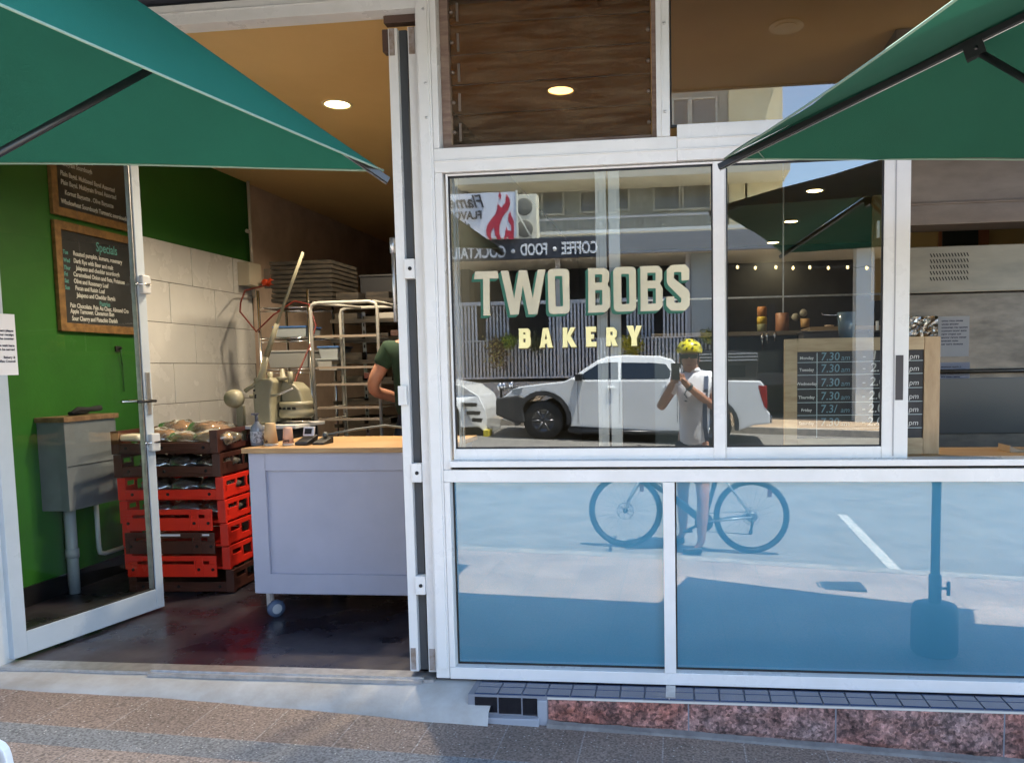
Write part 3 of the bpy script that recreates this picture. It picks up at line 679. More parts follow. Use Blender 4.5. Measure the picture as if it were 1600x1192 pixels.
tag(b.build('oven_glove', mat('black_cloth', (.012, .012, .014), .9)), 'crumpled black glove lying on top of the grey meter box', 'glove')

wp = PXp(183, 545, -4.18); t = thing('wall_hook', wp, 'small black hook with a hanging cord under the Specials board', 'hook')
b = MB(); b.box(-4.178, -4.165, wp.y-.03, wp.y+.03, wp.z-.02, wp.z+.02); b.tube([(-4.166, wp.y, wp.z), (-4.14, wp.y, wp.z+.005)], .008, 8); b.build('hook_plate', BLK, t, bev=.003)
b = MB(); b.tube([(-4.15, wp.y, wp.z), (-4.165, wp.y+.02, wp.z-.12), (-4.166, wp.y+.03, wp.z-.10), (-4.165, wp.y+.03, wp.z-.32)], .004, 5); b.build('hanging_cord', mat('green_cord', (.03, .10, .03), .6), t)
# switch box in the corner, with orange plugs and the hanging cable
t = thing('switch_box', (-4.12, 3.85, 2.55), 'cream switch box with two orange plugs in the tiled corner', 'switch box')
b = MB(); b.box(-4.178, -4.05, 3.70, 3.93, 2.56, 2.78); b.build('box_body', mat('box_cream', (.52, .47, .36), .45), t, bev=.01)
OR = mat('orange_plastic', (.75, .07, .015), .35)
for i, (x, z) in enumerate(((-3.985, 2.60), (-3.925, 2.605))):
    b = MB(); b.lathe([(.001, -.05), (.032, -.048), (.034, .03), (.02, .05)], (x, 3.90, z), n=14, axis='Y'); b.build('power_plug', OR, t)
b = MB(); b.box(-4.03, -3.88, 3.93, 3.969, 2.55, 2.74); b.build('socket_plate', mat('socket_grey', (.25, .23, .20), .5), t, bev=.004)
b = MB(); b.tube([(-3.98, 3.86, 2.57), (-4.05, 3.6, 2.50), (-3.93, 3.3, 2.36), (-3.80, 3.05, 2.26), (-3.62, 2.98, 2.08), (-3.45, 2.97, 2.22), (-3.25, 2.96, 2.33), (-3.12, 2.95, 2.30), (-3.06, 2.94, 2.12), (-3.10, 2.9, 1.95), (-3.13, 2.7, 1.7), (-3.16, 2.5, 1.4)], .0075, 7)
tag(b.build('power_cable', mat('red_cable', (.15, .02, .012), .5)), 'red power cable drooping from the orange plugs across the wire shelving', 'cable')

# wire shelving with trays, tubs
t = thing('wire_shelving', (-3.3, 3.2, FL), 'chrome wire shelving rack against the back wall behind the dough divider', 'shelving')
for x in (-3.60, -3.15): 
    for y in (3.0, 3.5):
        b = MB(); b.tube([(x, y, FL), (x, y, 2.43)], .013, 10); b.build('post', CHROME, t)
def wire_shelf(z, x0, x1, y0, y1, par):
    b = MB(); b.tube([(x0, y0, z), (x1, y0, z)], .006, 6); b.tube([(x0, y0, z-.03), (x1, y0, z-.03)], .005, 6); b.tube([(x0, y1, z), (x1, y1, z)], .006, 6)
    n = 14
    for i in range(n+1):
        x = x0+(x1-x0)*i/n; b.tube([(x, y0, z+.002), (x, y1, z+.002)], .003, 4, cap=False)
    b.build('wire_shelf', CHROME, par)
for z in (2.28, 2.02, 1.75, 1.3): wire_shelf(z, -3.60, -3.15, 3.0, 3.5, t)
BAKE = mat('baking_tray', (.04, .036, .032), .45, .5, c2=(.085, .07, .055), scale=7, stretch=(1, 1, 6))
t = thing('tray_stack', (-3.3, 3.35, 2.44), 'tall stack of dark baking trays on top of the wire shelving', 'baking trays')
for i in range(9):
    z = 2.335+i*.040; dx = random.uniform(-.008, .008)
    b = MB(); b.box(-3.53+dx, -2.98+dx, 3.12, 3.68, z, z+.008); b.box(-3.535+dx, -2.975+dx, 3.115, 3.125, z+.006, z+.034); b.box(-3.535+dx, -2.975+dx, 3.675, 3.685, z+.006, z+.034)
    b.box(-3.535+dx, -3.525+dx, 3.126, 3.674, z+.006, z+.034); b.box(-2.985+dx, -2.975+dx, 3.126, 3.674, z+.006, z+.034)
    b.build('baking_tray', BAKE, t)
def tub(x0, x1, y0, y1, z0, z1, mt, lidm, label, fill=None):
    t = thing('storage_tub', ((x0+x1)/2, (y0+y1)/2, z0), label, 'tub')
    b = MB(); b.hexa([Vector(p) for p in ((x0+.015, y0+.015, z0), (x0, y0, z1), (x0+.015, y1-.015, z0), (x0, y1, z1), (x1-.015, y0+.015, z0), (x1, y0, z1), (x1-.015, y1-.015, z0), (x1, y1, z1))])
    b.build('tub_body', mt, t, bev=.006)
    b = MB(); b.box(x0-.008, x1+.008, y0-.008, y1+.008, z1+.001, z1+.016); b.build('tub_lid', lidm, t, bev=.004)
GT_ = mat('translucent_tub', (.42, .46, .48), .3); BL_ = mat('blue_lid', (.08, .18, .42), .4)
tub(-3.50, -3.20, 3.05, 3.35, 2.03, 2.11, GT_, BL_, 'small tub with a blue lid on the second wire shelf')
tub(-3.56, -3.18, 3.03, 3.4, 1.765, 1.90, mat('grey_tub', (.34, .34, .33), .45), mat('grey_tub_lid', (.42, .42, .41), .45), 'wide grey storage tub on the third wire shelf')
tub(-3.10, -2.92, 3.05, 3.35, 1.84, 1.93, GT_, BL_, 'clear tub with blue lid seen through the rack frame')
tub(-3.12, -2.93, 3.05, 3.35, 1.735, 1.825, mat('white_tub', (.5, .5, .48), .4), GT_, 'white tub under the clear blue-lidded one')
b = MB(); b.box(-2.78, -2.47, 3.25, 3.6, 2.335, 2.56); b.box(-2.79, -2.46, 3.24, 3.61, 2.545, 2.565); tag(b.build('black_crate', mat('black_plastic', (.012, .012, .014), .5), bev=.008), 'plain black box on the tall shelving right of the tray stack', 'box')

# tall dark shelving of trays behind the rack
t = thing('tray_shelving', (-2.6, 3.4, FL), 'dark shelving full of trays behind the baker with pale slotted uprights', 'shelving')
for x, y in ((-2.854, 3.0), (-2.74, 3.2), (-2.0, 3.0)):
    b = MB(); b.box(x-.016, x+.016, y, y+.006, FL, 2.24)
    b.mi = 1
    for i in range(28): b.box(x-.006, x+.006, y-.002, y-.0003, .5+i*.062, .53+i*.062)
    b.build('slotted_upright', [ALU, DARK], t)
for i, z in enumerate((1.0, 1.25, 1.45, 1.62, 1.80, 1.98, 2.15, 2.32)):
    b = MB(); b.box(-2.98, -1.9, 3.05, 3.7, z, z+.012); b.box(-2.98, -1.9, 3.045, 3.05, z-.012, z+.02)
    for k in range(4):
        x0 = -2.96+k*.26+random.uniform(0, .04); b.box(x0, x0+.2, 3.1, 3.6, z+.012, z+.03+random.random()*.06)
    b.build('shelf_tray', BAKE, t)
for x, z, cc in ((-2.45, 2.02, (.07, .035, .03)), (-2.70, 1.66, (.09, .03, .025)), (-2.42, 1.84, (.4, .36, .3)), (-2.55, 2.17, (.35, .33, .3)), (-2.66, 1.03, (.3, .25, .15))):
    b = MB(); b.box(x, x+.16, 3.06, 3.2, z, z+.05); tag(b.build('food_packet', mat('packet%.2f' % x, cc, .5), bev=.006), {(-2.45): 'brown packet on an upper tray shelf beside the baker', (-2.70): 'flat dark reddish packet on a middle tray shelf behind the rack', (-2.42): 'pale packet on the tray shelf level with the baker\'s shoulder', (-2.55): 'pale packet on the highest tray shelf under the rack top', (-2.66): 'tan packet low on the dark tray shelving'}[x], 'packet')

# white tube rack frame
t = thing('rack_trolley', (-2.53, 2.3, FL), 'cream tubular bakery rack trolley with runners between counter and shelving', 'rack')
RK = mat('rack_enamel', (.42, .41, .37), .35)
for y in (2.3, 2.85):
    b = MB(); b.tube([(-2.79, y, FL+.1), (-2.803, y, 2.19), (-2.79, y, 2.235), (-2.74, y, 2.25), (-2.33, y, 2.25), (-2.285, y, 2.235), (-2.272, y, 2.19), (-2.272, y, FL+.1)], .0135, 10); b.build('rack_hoop', RK, t)
b = MB(); b.tube([(-2.78, 2.3, 2.25), (-2.62, 2.85, 2.25)], .012); b.tube([(-2.30, 2.3, 2.25), (-2.30, 2.85, 2.25)], .014); b.build('top_rail', RK, t)
for z in (2.0, 1.76, 1.63, 1.45, 1.36, 1.1):
    for x in (-2.79, -2.285):
        b = MB(); b.box(x-.012, x+.012, 2.3, 2.85, z-.012, z-.006); b.build('runner', RK, t)
    b = MB(); b.box(-2.78, -2.29, 2.31, 2.325, z-.014, z+.004); b.build('rack_shelf_edge', mat('tan_tray_edge', (.36, .29, .22), .5), t)

# dough divider with lever and ball weight
t = thing('dough_divider', (-2.9, 1.95, FL), 'old cream dough divider with long lever and round counterweight behind the counter', 'dough divider')
b = MB(); b.prism([(-3.03, 1.36), (-3.035, 1.58), (-3.01, 1.65), (-2.96, 1.68), (-2.90, 1.69), (-2.87, 1.66), (-2.885, 1.60), (-2.90, 1.50), (-2.90, 1.36)], 1.80, 2.12, 'Y'); b.build('side_frame', CREAM, t, bev=.018, seg=3)
b = MB(); b.prism([(-2.90, 1.66), (-2.80, 1.65), (-2.745, 1.60), (-2.72, 1.50), (-2.74, 1.50), (-2.88, 1.50)], 1.93, 2.12, 'Y'); b.build('head_frame', CREAM, t, bev=.015, seg=3)
b = MB(); b.lathe([(.001, 1.395), (.11, 1.395), (.125, 1.41), (.125, 1.44), (.115, 1.455), (.115, 1.475), (.122, 1.485), (.118, 1.51), (.001, 1.512)], (-2.79, 1.97, 0), n=32); b.build('dough_pan', CREAM, t)
b = MB()
for a in (-.7, -.35, 0.0, .3): b.box(-2.79+.1175*math.sin(a)-.012, -2.79+.1175*math.sin(a)+.012, 1.97-.1175*math.cos(a)-.003, 1.97-.1175*math.cos(a)+.01, 1.457, 1.473)
b.build('pan_slots', DARK, t)
for x in (-2.945, -2.79): 
    b = MB(); b.tube([(x, 1.9, 1.64), (x, 1.9, 1.73)], .019, 12); b.build('top_peg', CREAM, t)
b = MB(); b.lathe([(.001, 1.665), (.045, 1.67), (.05, 1.69), (.02, 1.695), (.012, 1.75), (.001, 1.751)], (-2.865, 1.93, 0), n=16); b.build('screw_cap', CREAM, t)
b = MB(); b.tube([(-2.605, 1.80, 2.56), (-2.84, 1.82, 2.055)], .011, 10); b.tube([(-2.832, 1.82, 2.07), (-2.93, 1.83, 1.84)], [.017, .02], 10); b.tube([(-2.93, 1.83, 1.84), (-2.985, 1.84, 1.68), (-3.02, 1.84, 1.66)], [.02, .028, .03], 10)
b.tube([(-2.97, 1.84, 1.68), (-3.10, 1.82, 1.595)], .016, 10); b.build('lever', CREAM, t)
b = MB(); b.lathe([(.001, -.06), (.040, -.056), (.060, -.038), (.067, -.01), (.067, .02), (.055, .036), (.001, .04)], (-3.172, 1.80, 1.543), n=28, axis='Y'); b.build('counterweight', CREAM, t)
b = MB(); b.box(-3.175, -3.125, 1.82, 1.86, FL, 1.49); b.tube([(-3.10, 1.88, 1.555), (-3.0, 1.9, 1.552)], .014); b.build('stand_post', CREAM, t, bev=.003)
b = MB(); b.tube([(-2.88, 1.78, 1.56), (-2.83, 1.76, 1.565), (-2.68, 1.70, 1.61)], [.012, .008, .006], 8); b.build('release_handle', ALU, t)
b = MB(); 
for z in (1.60, 1.565, 1.55): b.lathe([(.001, 0), (.008, 0), (.008, .004)], (-3.02+.01*(z*7 % 1), 1.797, z), n=8, axis='Y')
b.build('bolt_holes', DARK, t)
b = MB(); b.box(-3.06, -2.68, 1.72, 2.2, 1.328, 1.352); b.build('stand_top', WHITE, t, bev=.003)
b = MB(); b.box(-3.03, -2.72, 1.75, 2.15, FL, 1.327); b.build('stand_body', mat('dark_stand', (.03, .03, .03), .5), t)

# serving counter on castors
t = thing('serving_counter', (-1.9, 1.1, FL), 'lavender grey panelled counter on castors with pine top', 'counter')
LAV = mat('lavender_paint', (.43, .44, .54), .42, c2=(.36, .37, .46), scale=1.6, mixlo=.42, mixhi=.78, detail=13, rvar=.10, bump=.04, bscale=22)
cx0, cx1, cy0, cy1, cz0, cz1 = -2.515, -1.36, .78, 1.52, .418, 1.255
b = MB(); b.box(cx0, cx1, cy0+.02, cy1, cz0, cz1); b.build('cabinet', LAV, t, bev=.003)
b = MB(); b.box(cx0-.001, cx0+.10, cy0, cy0+.0195, cz0, cz1); b.box(cx1-.10, cx1, cy0, cy0+.0195, cz0, cz1); b.box(cx0+.10, cx1-.10, cy0, cy0+.0195, cz1-.105, cz1); b.box(cx0+.10, cx1-.10, cy0, cy0+.0195, cz0, cz0+.118)
b.build('front_panel', LAV, t, bev=.0025)
b = MB(); b.box(cx0-.028, cx1+.03, cy0-.03, cy1+.03, 1.256, 1.286); b.build('counter_top', WOODH, t, bev=.004)
for x, y in ((-2.44, .85), (-2.30, 1.44), (-1.43, .85), (-1.43, 1.44)):
    b = MB(); b.lathe([(.001, -.016), (.026, -.016), (.052, -.013), (.052, .013), (.026, .016), (.001, .016)], (x+.016, y-.005, FL+.047), n=24, axis='X', M=Matrix.Rotation(R(-38), 3, 'Z'))
    cs = b.build('castor', mat('castor_rubber', (.07, .10, .17), .5), t)
    b = MB(); b.box(x-.03, x+.03, y-.03, y+.03, .408, .417); b.box(x-.03, x-.005, y-.026, y-.022, FL+.05, .408); b.box(x-.03, x-.005, y+.014, y+.018, FL+.05, .408); b.box(x-.012, x+.022, y-.028, y-.0265, FL+.036, FL+.058)
    b.build('castor_bracket', ALU, cs)
    b = MB(); b.lathe([(.030, -.0175), (.018, -.019), (.001, -.019)], (x+.016, y-.005, FL+.047), n=20, axis='X', M=Matrix.Rotation(R(-38), 3, 'Z'), open_=True); b.lathe([(.030, .0175), (.018, .019), (.001, .019)], (x+.016, y-.005, FL+.047), n=20, axis='X', M=Matrix.Rotation(R(-38), 3, 'Z'), open_=True); b.build('castor_hub', mat('castor_grey', (.40, .42, .45), .4), cs)
ctz = 1.2865
t = thing('sanitiser_bottle', (-2.535, .93, ctz), 'clear pump bottle with grey label at the left end of the counter', 'bottle')
b = MB(); b.lathe([(.001, 0), (.038, 0), (.040, .006), (.040, .09), (.036, .115), (.014, .135), (.013, .145), (.001, .146)], (-2.535, .93, ctz), n=24); b.build('bottle_body', mat('bottle_grey', (.16, .18, .22), .12, spec=.8), t)
b = MB(); b.lathe([(.0405, .02), (.0407, .021), (.0407, .085), (.0405, .086)], (-2.535, .93, ctz), n=24); b.build('bottle_label', mat('label_grey', (.35, .36, .40), .5, c2=(.12, .12, .14), scale=60, mixlo=.5, mixhi=.55), t)
b = MB(); b.tube([(-2.535, .93, ctz+.145), (-2.535, .93, ctz+.185)], .010); b.box(-2.546, -2.524, .89, .94, ctz+.185, ctz+.197); b.build('pump_head', mat('dark_pump', (.06, .07, .10), .4), t)
def cup(x, y, r0, r1, h, body, label, word):
    t = thing('coffee_cup', (x, y, ctz), label, 'cup')
    b = MB(); b.lathe([(.001, 0), (r1, 0), (r1, .01), (r1*.97, .012)], (x, y, ctz), n=24); b.build('cup_lid', mat('cup_rim', (.72, .66, .58), .5), t)
    b = MB(); b.lathe([(r1*.96, .0121), (r0, h-.003), (r0*.9, h), (.001, h)], (x, y, ctz), n=24); b.build('cup_body', body, t)
    me = text_mesh(word, .030, bold=.0006, xs=.9)
    for v in me.vertices:
        a = (v.co.x-.022)/r1; v.co = Vector((x+(r1+.0006)*math.sin(a), y-(r1+.0006)*math.cos(a), ctz+.022+v.co.y))
    obj('cup_print', me, mat('brown_print', (.05, .03, .02), .6), t)
cup(-2.445, .92, .030, .043, .135, mat('kraft_card', (.50, .34, .18), .6), 'taller tan upturned paper cup beside the pump bottle', 'La')
cup(-2.335, .92, .026, .034, .108, mat('pink_card', (.62, .38, .28), .6), 'smaller pinkish upturned paper cup beside the payment terminal', 'Swe')
t = thing('payment_terminal', (-2.19, .98, ctz), 'black card payment terminal with a cable on the counter', 'card reader')
b = MB(); b.hexa([Vector(p) for p in ((-2.285, .90, ctz), (-2.285, .90, ctz+.02), (-2.285, 1.05, ctz), (-2.285, 1.05, ctz+.055), (-2.205, .90, ctz), (-2.205, .90, ctz+.02), (-2.205, 1.05, ctz), (-2.205, 1.05, ctz+.055))]); b.build('terminal_body', BLKM, t, bev=.006)
b = MB(); b.hexa([Vector(p) for p in ((-2.275, .985, ctz+.05), (-2.275, 1.005, ctz+.105), (-2.275, .999, ctz+.05), (-2.275, 1.019, ctz+.105), (-2.205, .985, ctz+.05), (-2.205, 1.005, ctz+.105), (-2.205, .999, ctz+.05), (-2.205, 1.019, ctz+.105))]); tb_ = b.build('terminal_screen', mat('terminal_white', (.70, .70, .75), .3), t, bev=.004)
b = MB(); b.quad((-2.262, .9835, ctz+.062), (-2.218, .9835, ctz+.062), (-2.218, .9965, ctz+.095), (-2.262, .9965, ctz+.095)); b.build('screen_face', BLK, tb_)
b = MB(); b.hexa([Vector(p) for p in ((-2.19, .93, ctz), (-2.19, .93, ctz+.012), (-2.19, 1.08, ctz), (-2.19, 1.08, ctz+.04), (-2.12, .93, ctz), (-2.12, .93, ctz+.012), (-2.12, 1.08, ctz), (-2.12, 1.08, ctz+.04))]); b.build('keypad', BLK, t, bev=.004)
b = MB(); b.tube([(-2.15, 1.05, ctz+.05), (-2.0, 1.15, ctz+.075), (-1.85, 1.25, ctz+.09), (-1.7, 1.35, ctz+.06)], .008, 7); b.ball((-2.155, 1.04, ctz+.052), .018, 6); b.build('terminal_cable', mat('terminal_cable_grey', (.10, .12, .13), .5), t)

# bread crates
RED = mat('crate_red', (.78, .030, .012), .38, c2=(.66, .024, .012), scale=3, rvar=.08)
BRN = mat('crate_brown', (.075, .022, .014), .42, c2=(.055, .017, .012), scale=3)
CW, CDp, CHt = .735, .66, .1565
def crate(label, body, front, style, z, dx=0, dy=0, rot=0):
    t = thing('bread_crate', (-3.375+dx, 1.64+dy, z), label, 'crate', 'bread crates stacked inside the door', R(3)+rot)
    hw, hd, h = CW/2, CDp/2, CHt
    def bb(n, lst, m_, par=t, bev=.004):
        b = MB(); [b.box(*q) for q in lst]; return b.build(n, m_, par, bev=bev, local=True)
    bb('crate_base', [(-hw+.02, hw-.02, -hd+.02, hd-.02, .0, .012)], body, bev=0)
    # corner posts and side walls with openings
    for sx in (-1, 1):
        xs_ = sorted((sx*hw, sx*(hw-.055)))
        bb('corner_post', [(xs_[0], xs_[1], -hd, -hd+.03, .0, h-.004)], body)
        bb('corner_post', [(xs_[0], xs_[1], hd-.03, hd, .0, h-.004)], body)
        x0, x1 = sorted((sx*(hw-.004), sx*(hw-.016)))
        L = [(x0, x1, -hd+.03, hd-.03, .012, .05), (x0, x1, -hd+.03, hd-.03, h-.035, h-.004)]
        for k in range(5): yk = -hd+.03+k*(CDp-.075)/4; L.append((x0, x1, yk, yk+.022, .05, h-.035))
        L.append((x0, x1, -hd+.03, -hd+.19, .05, .09)); L.append((x0, x1, .1, .22, .05, .09))
        bb('side_wall', L, body, bev=.002)
    bb('back_wall', [(-hw+.055, hw-.055, hd-.014, hd-.002, .012, h-.01)], body)
    if style == 'open':
        bb('front_rail', [(-hw+.055, hw-.055, -hd+.002, -hd+.016, .012, .072), (-hw+.055, hw-.055, -hd-.006, -hd+.002, .060, .072), (-hw+.055, hw-.055, -hd-.006, -hd+.002, .012, .02)], front)
        b = MB()
        for x in (hw-.10, -.02, -hw+.1): b.lathe([(.001, -.003), (.011, -.003), (.011, 0)], (x, -hd+.0015, .04), n=8, axis='Y')
        b.build('rail_stud', DARK, t, local=True)
    else:
        zo = -.045
        L = [(-hw+.03, hw-.085, -hd-.022, -hd-.008, zo+.0, zo+.086), (-hw+.03, hw-.085, -hd-.022, -hd-.008, zo+.107, zo+.143)]
        for xa, xb_ in ((-hw+.03, -hw+.10), (.14, .185), (hw-.135, hw-.085)): L.append((xa, xb_, -hd-.022, -hd-.008, zo+.0861, zo+.1069))
        L += [(-hw+.05, -hw+.06, -hd-.028, -hd-.0221, zo+.01, zo+.09), (.13, .14, -hd-.028, -hd-.0221, zo+.01, zo+.137), (.185, .195, -hd-.028, -hd-.0221, zo+.01, zo+.137)]
        f = bb('front_panel', L, front, bev=.003)
        b = MB()
        for x in (hw-.11, .16, -hw+.07): b.lathe([(.001, -.003), (.011, -.003), (.011, 0)], (x, -hd-.0225, zo+.05), n=8, axis='Y')
        b.build('panel_stud', DARK, t, local=True)
    return t
zc = FL
crate('lowest crate of the stack, brown, resting on the black floor', BRN, BRN, 'open', zc, .02)
crate('red crate with a slotted red front, just above the lowest brown crate', RED, RED, 'front', zc+CHt, .0, -.0)
cr3 = crate('red crate whose slotted front panel is dark brown', RED, BRN, 'front', zc+2*CHt, -.005)
for xa, xb_, za, zb in ((-.09, .05, .095, .109), (.20, .25, .097, .109)):
    b = MB(); b.box(xa, xb_, -CDp/2-.0235, -CDp/2-.0225, za-.02, zb-.02); b.build('crate_label', PAPER, cr3, local=True)
crate('middle red crate of the stack with a slotted red front', RED, RED, 'front', zc+3*CHt, -.015)
crate('uppermost red crate, open fronted, under the two brown ones', RED, RED, 'open', zc+4*CHt, -.02)
crate('brown open crate directly on top of the red ones', BRN, BRN, 'open', zc+5*CHt, -.03, -.01)
crate('topmost brown crate of the stack, heaped with bagged loaves', BRN, BRN, 'open', zc+6*CHt, -.04, -.01)
LOAF = mat('bread_crust', (.36, .19, .08), .6, c2=(.24, .11, .04), scale=12, bump=.3)
DLOAF = mat('dark_bread', (.10, .055, .04), .6, c2=(.05, .03, .025), scale=12, bump=.3)
BAG = glassmat('bread_bag', gain=4.5, wave=2.5, dirt=.18, dirtcol=(.7, .66, .6))
def bagged(x, y, z, rx, ry, rz_, ang, label, m_=LOAF):
    t = thing('bagged_loaf', (x, y, z), label, 'loaf', 'bagged loaves in the crates', ang)
    b = MB(); b.ball((0, 0, rz_), 1.0, 10)
    for v in b.bm.verts:
        p = v.co-Vector((0, 0, rz_)); k = 1+.10*noise.noise(p*2+Vector((x*9, 0, 0))); v.co = Vector((p.x*rx*k, p.y*ry*k, rz_+p.z*rz_*k))
    b.build('loaf', m_, t, smooth=True, local=True)
    b = MB(); b.ball((0, 0, 0), 1.0, 14)
    for v in b.bm.verts:
        p = v.co.copy(); k = 1.10+.22*noise.noise(p*3.1+Vector((x*19, y*7, 0))); q = Vector((p.x*rx*k, p.y*ry*k, rz_+p.z*rz_*k))
        if p.x > .75: q.x += (p.x-.75)*rx*1.6; q.z += (p.x-.75)*rz_*1.2
        v.co = q
    b.build('bag', BAG, t, smooth=False, local=True)
tz = zc+6*CHt+.014
for x, y, z, rx, ry, rr, a, lb, mm in (
    (-3.56, 1.50, tz+.02, .14, .10, .060, .3, 'brown bagged loaf heaped at the left of the top crate', LOAF), (-3.33, 1.44, tz+.01, .13, .10, .055, -.2, 'bagged loaf lying in the middle of the top crate', LOAF),
    (-3.14, 1.46, tz+.01, .13, .10, .060, .2, 'pale bagged loaf at the right of the top crate', mat('pale_bread', (.45, .30, .15), .6)), (-3.30, 1.68, tz+.03, .15, .12, .075, 1.2, 'tall loosely bagged loaf behind in the top crate', LOAF),
    (-3.56, 1.72, tz+.0, .14, .12, .09, .9, 'bagged loaf at the back left of the top crate', LOAF)):
    bagged(x, y, z, rx, ry, rr, a, lb, mm)
for lv_, nm, mm in ((5, 'upper brown', DLOAF), (4, 'uppermost red', DLOAF), (3, 'middle red', DLOAF)):
    for k, x in enumerate((-3.58, -3.37, -3.17)):
        bagged(x, 1.50, zc+lv_*CHt+.014, .11, .12, .058, .2*k, 'dark bagged loaf %s inside the %s crate' % (('at the left', 'in the middle', 'at the right')[k], nm), mm)
b = MB(); b.hexa([Vector(p) for p in ((-3.71, 1.29, 1.285), (-3.71, 1.29, 1.33), (-3.71, 1.42, 1.285), (-3.71, 1.42, 1.33), (-3.56, 1.27, 1.285), (-3.56, 1.27, 1.33), (-3.56, 1.40, 1.285), (-3.56, 1.40, 1.33))])
tag(b.build('flour_bag', mat('pale_sack', (.62, .60, .52), .5), bev=.02, seg=3, smooth=True), 'small white bag on the left front rim of the top crate', 'bag')

# notice taped to the open door
t = thing('door_notice', DM @ Vector((.09, -.024, 1.72)), 'white printed notice taped to the hinge side of the open door', 'notice')
b = MB(); b.box(-.03, .130, -.0235, -.0225, 1.735, 2.045, DM); b.build('sheet', PAPER, t)
it = []
ND = basis(DM @ Vector((.0, -.0245, 0)), du, (0, 0, 1))
for z, s in ((1.955, 'Customers please'), (1.935, 'take your receipt'), (1.915, 'from the counter'), (1.88, 'Please wait here'), (1.86, 'to be served'), (1.82, 'Bakery &'), (1.80, 'Coffee Council')):
    me = text_mesh(s, .0165, bold=.0006, align='RIGHT', extr=.0002); it.append((me, ND @ Matrix.Translation((.118, z, 0))))
join_meshes('print', it, INK, t)

# ---------------------------------------------------------------- window interior
t = thing('window_bench', (1, .25, FL), 'pine bench inside the sliding window with the hours board on it', 'bench')
b = MB(); b.box(-1.05, XR, .055, .46, 1.262, 1.298); b.build('bench_top', WOODH, t, bev=.003)
b = MB()
for x in (-.95, .9, 2.8): b.box(x, x+.06, .38, .44, FL, 1.261)
for x in (-.95,): pass
b.build('bench_leg', WOOD, t)
t = thing('hours_board', (.82, .14, 1.30), 'timber framed chalkboard of opening hours, propped inside the sliding window', 'chalkboard')
hb0, hb1, hz0_, hz1_ = .482, 1.168, 1.3005, 1.832
WO2 = mat('weathered_oak', (.46, .36, .22), .6, c2=(.33, .23, .13), scale=7, stretch=(1, 1, 5), mixlo=.35, mixhi=.7)
WO3 = mat('orange_oak', (.42, .30, .17), .55, c2=(.32, .21, .11), scale=7, stretch=(5, 1, 1), mixlo=.35, mixhi=.7)
b = MB(); fw = .058
b.box(hb0, hb0+fw, .13, .155, hz0_, hz1_); b.box(hb0+fw, hb1-fw-.012, .13, .155, hz1_-fw, hz1_); b.box(hb0+fw, hb1-fw-.012, .13, .155, hz0_, hz0_+.075)
b.build('board_frame', WO2, t, bev=.003)
b = MB(); b.box(hb1-fw-.0115, hb1, .13, .155, hz0_, hz1_); b.build('frame_stile', WO3, t, bev=.003)['label'] = 'orange toned timber stile'
b = MB(); b.box(hb0+fw, hb1-fw-.012, .138, .152, hz0_+.075, hz1_-fw); b.build('slate', SLATE, t)
yy_ = .1365
LN = mat('painted_line', (.50, .60, .62), .8); b = MB()
rows = [1.725, 1.667, 1.603, 1.541, 1.482, 1.421]
for z in rows: b.box(hb0+fw+.002, hb1-fw-.014, yy_, yy_+.001, z-.0012, z+.0012)
b.box(.628, .631, yy_, yy_+.001, hz0_+.08, hz1_-fw-.006); b.build('ruled_lines', LN, t)
it, i2, i3 = [], [], []
B_ = lambda x, z: basis((x, yy_, z), (1, 0, 0), (0, 0, 1))
rz_ = [1.725+.01, 1.667+.01, 1.603+.01, 1.541+.01, 1.482+.01, 1.421+.01]
for k, (dn, z) in enumerate(zip(('Monday', 'Tuesday', 'Wednesday', 'Thursday', 'Friday', 'Saturday'), rz_)):
    zz = z+.006 if k else 1.737
    i2.append((text_mesh(dn, .0195, bold=.0004, extr=.0002, align='CENTER'), B_(.583, zz+.002)))
    i3.append((text_mesh(('7.30', '7.30', '7.30', '7.30', '7.3/', '7.30')[k], .052, bold=.0003, xs=.95, extr=.0002, shear=.08), B_(.645-(.0), zz-.004)))
    i3.append((text_mesh('am', .034, extr=.0002, shear=.15), B_(.735, zz-.004)))
    i2.append((text_mesh('1' if k == 0 else '2.00', .056, bold=.0006, extr=.0002, shear=.1), B_(.868-.003*k, zz-.004)))
    i2.append((text_mesh('-', .05, extr=.0002), B_(.83, zz-.002)))
    i2.append((text_mesh('pm', .034, extr=.0002, shear=.15), B_(1.035, zz-.004)))
join_meshes('chalk_writing', i2, CHALK, t); join_meshes('faded_chalk_writing', i3, mat('blue_chalk', (.18, .30, .36), .9), t)

# stainless oven with papers taped on
t = thing('bakery_oven', (1.8, 1.8, FL), 'large stainless steel oven with a slotted vent, seen through the open window', 'oven')
b = MB(); b.box(1.24, 2.75, 1.22, 1.50, FL+.1, 2.105); b.build('oven_body', STEEL, t, bev=.006)
b = MB(); b.box(1.23, 2.76, 1.195, 1.50, 2.11, 2.37); b.build('oven_hood', mat('satin_steel', (.30, .27, .21), .45, .6, c2=(.20, .185, .15), scale=2.5, stretch=(1, 1, 4), mixlo=.3, mixhi=.7), t, bev=.004)
b = MB()
for r_ in range(5):
    for k in range(13):
        x = 1.425+k*.0165; z = 2.33-r_*.033
        b.hexa([Vector(p) for p in ((x, 1.1935, z), (x+.009, 1.1935, z-.02), (x, 1.1948, z), (x+.009, 1.1948, z-.02), (x+.006, 1.1935, z), (x+.015, 1.1935, z-.02), (x+.006, 1.1948, z), (x+.015, 1.1948, z-.02))])
b.build('vent_slots', DARK, t)
b = MB(); b.box(1.28, 2.7, 1.210, 1.2195, 1.30, 1.62); b.build('oven_door', mat('dark_steel', (.10, .10, .095), .35, .8), t, bev=.003)
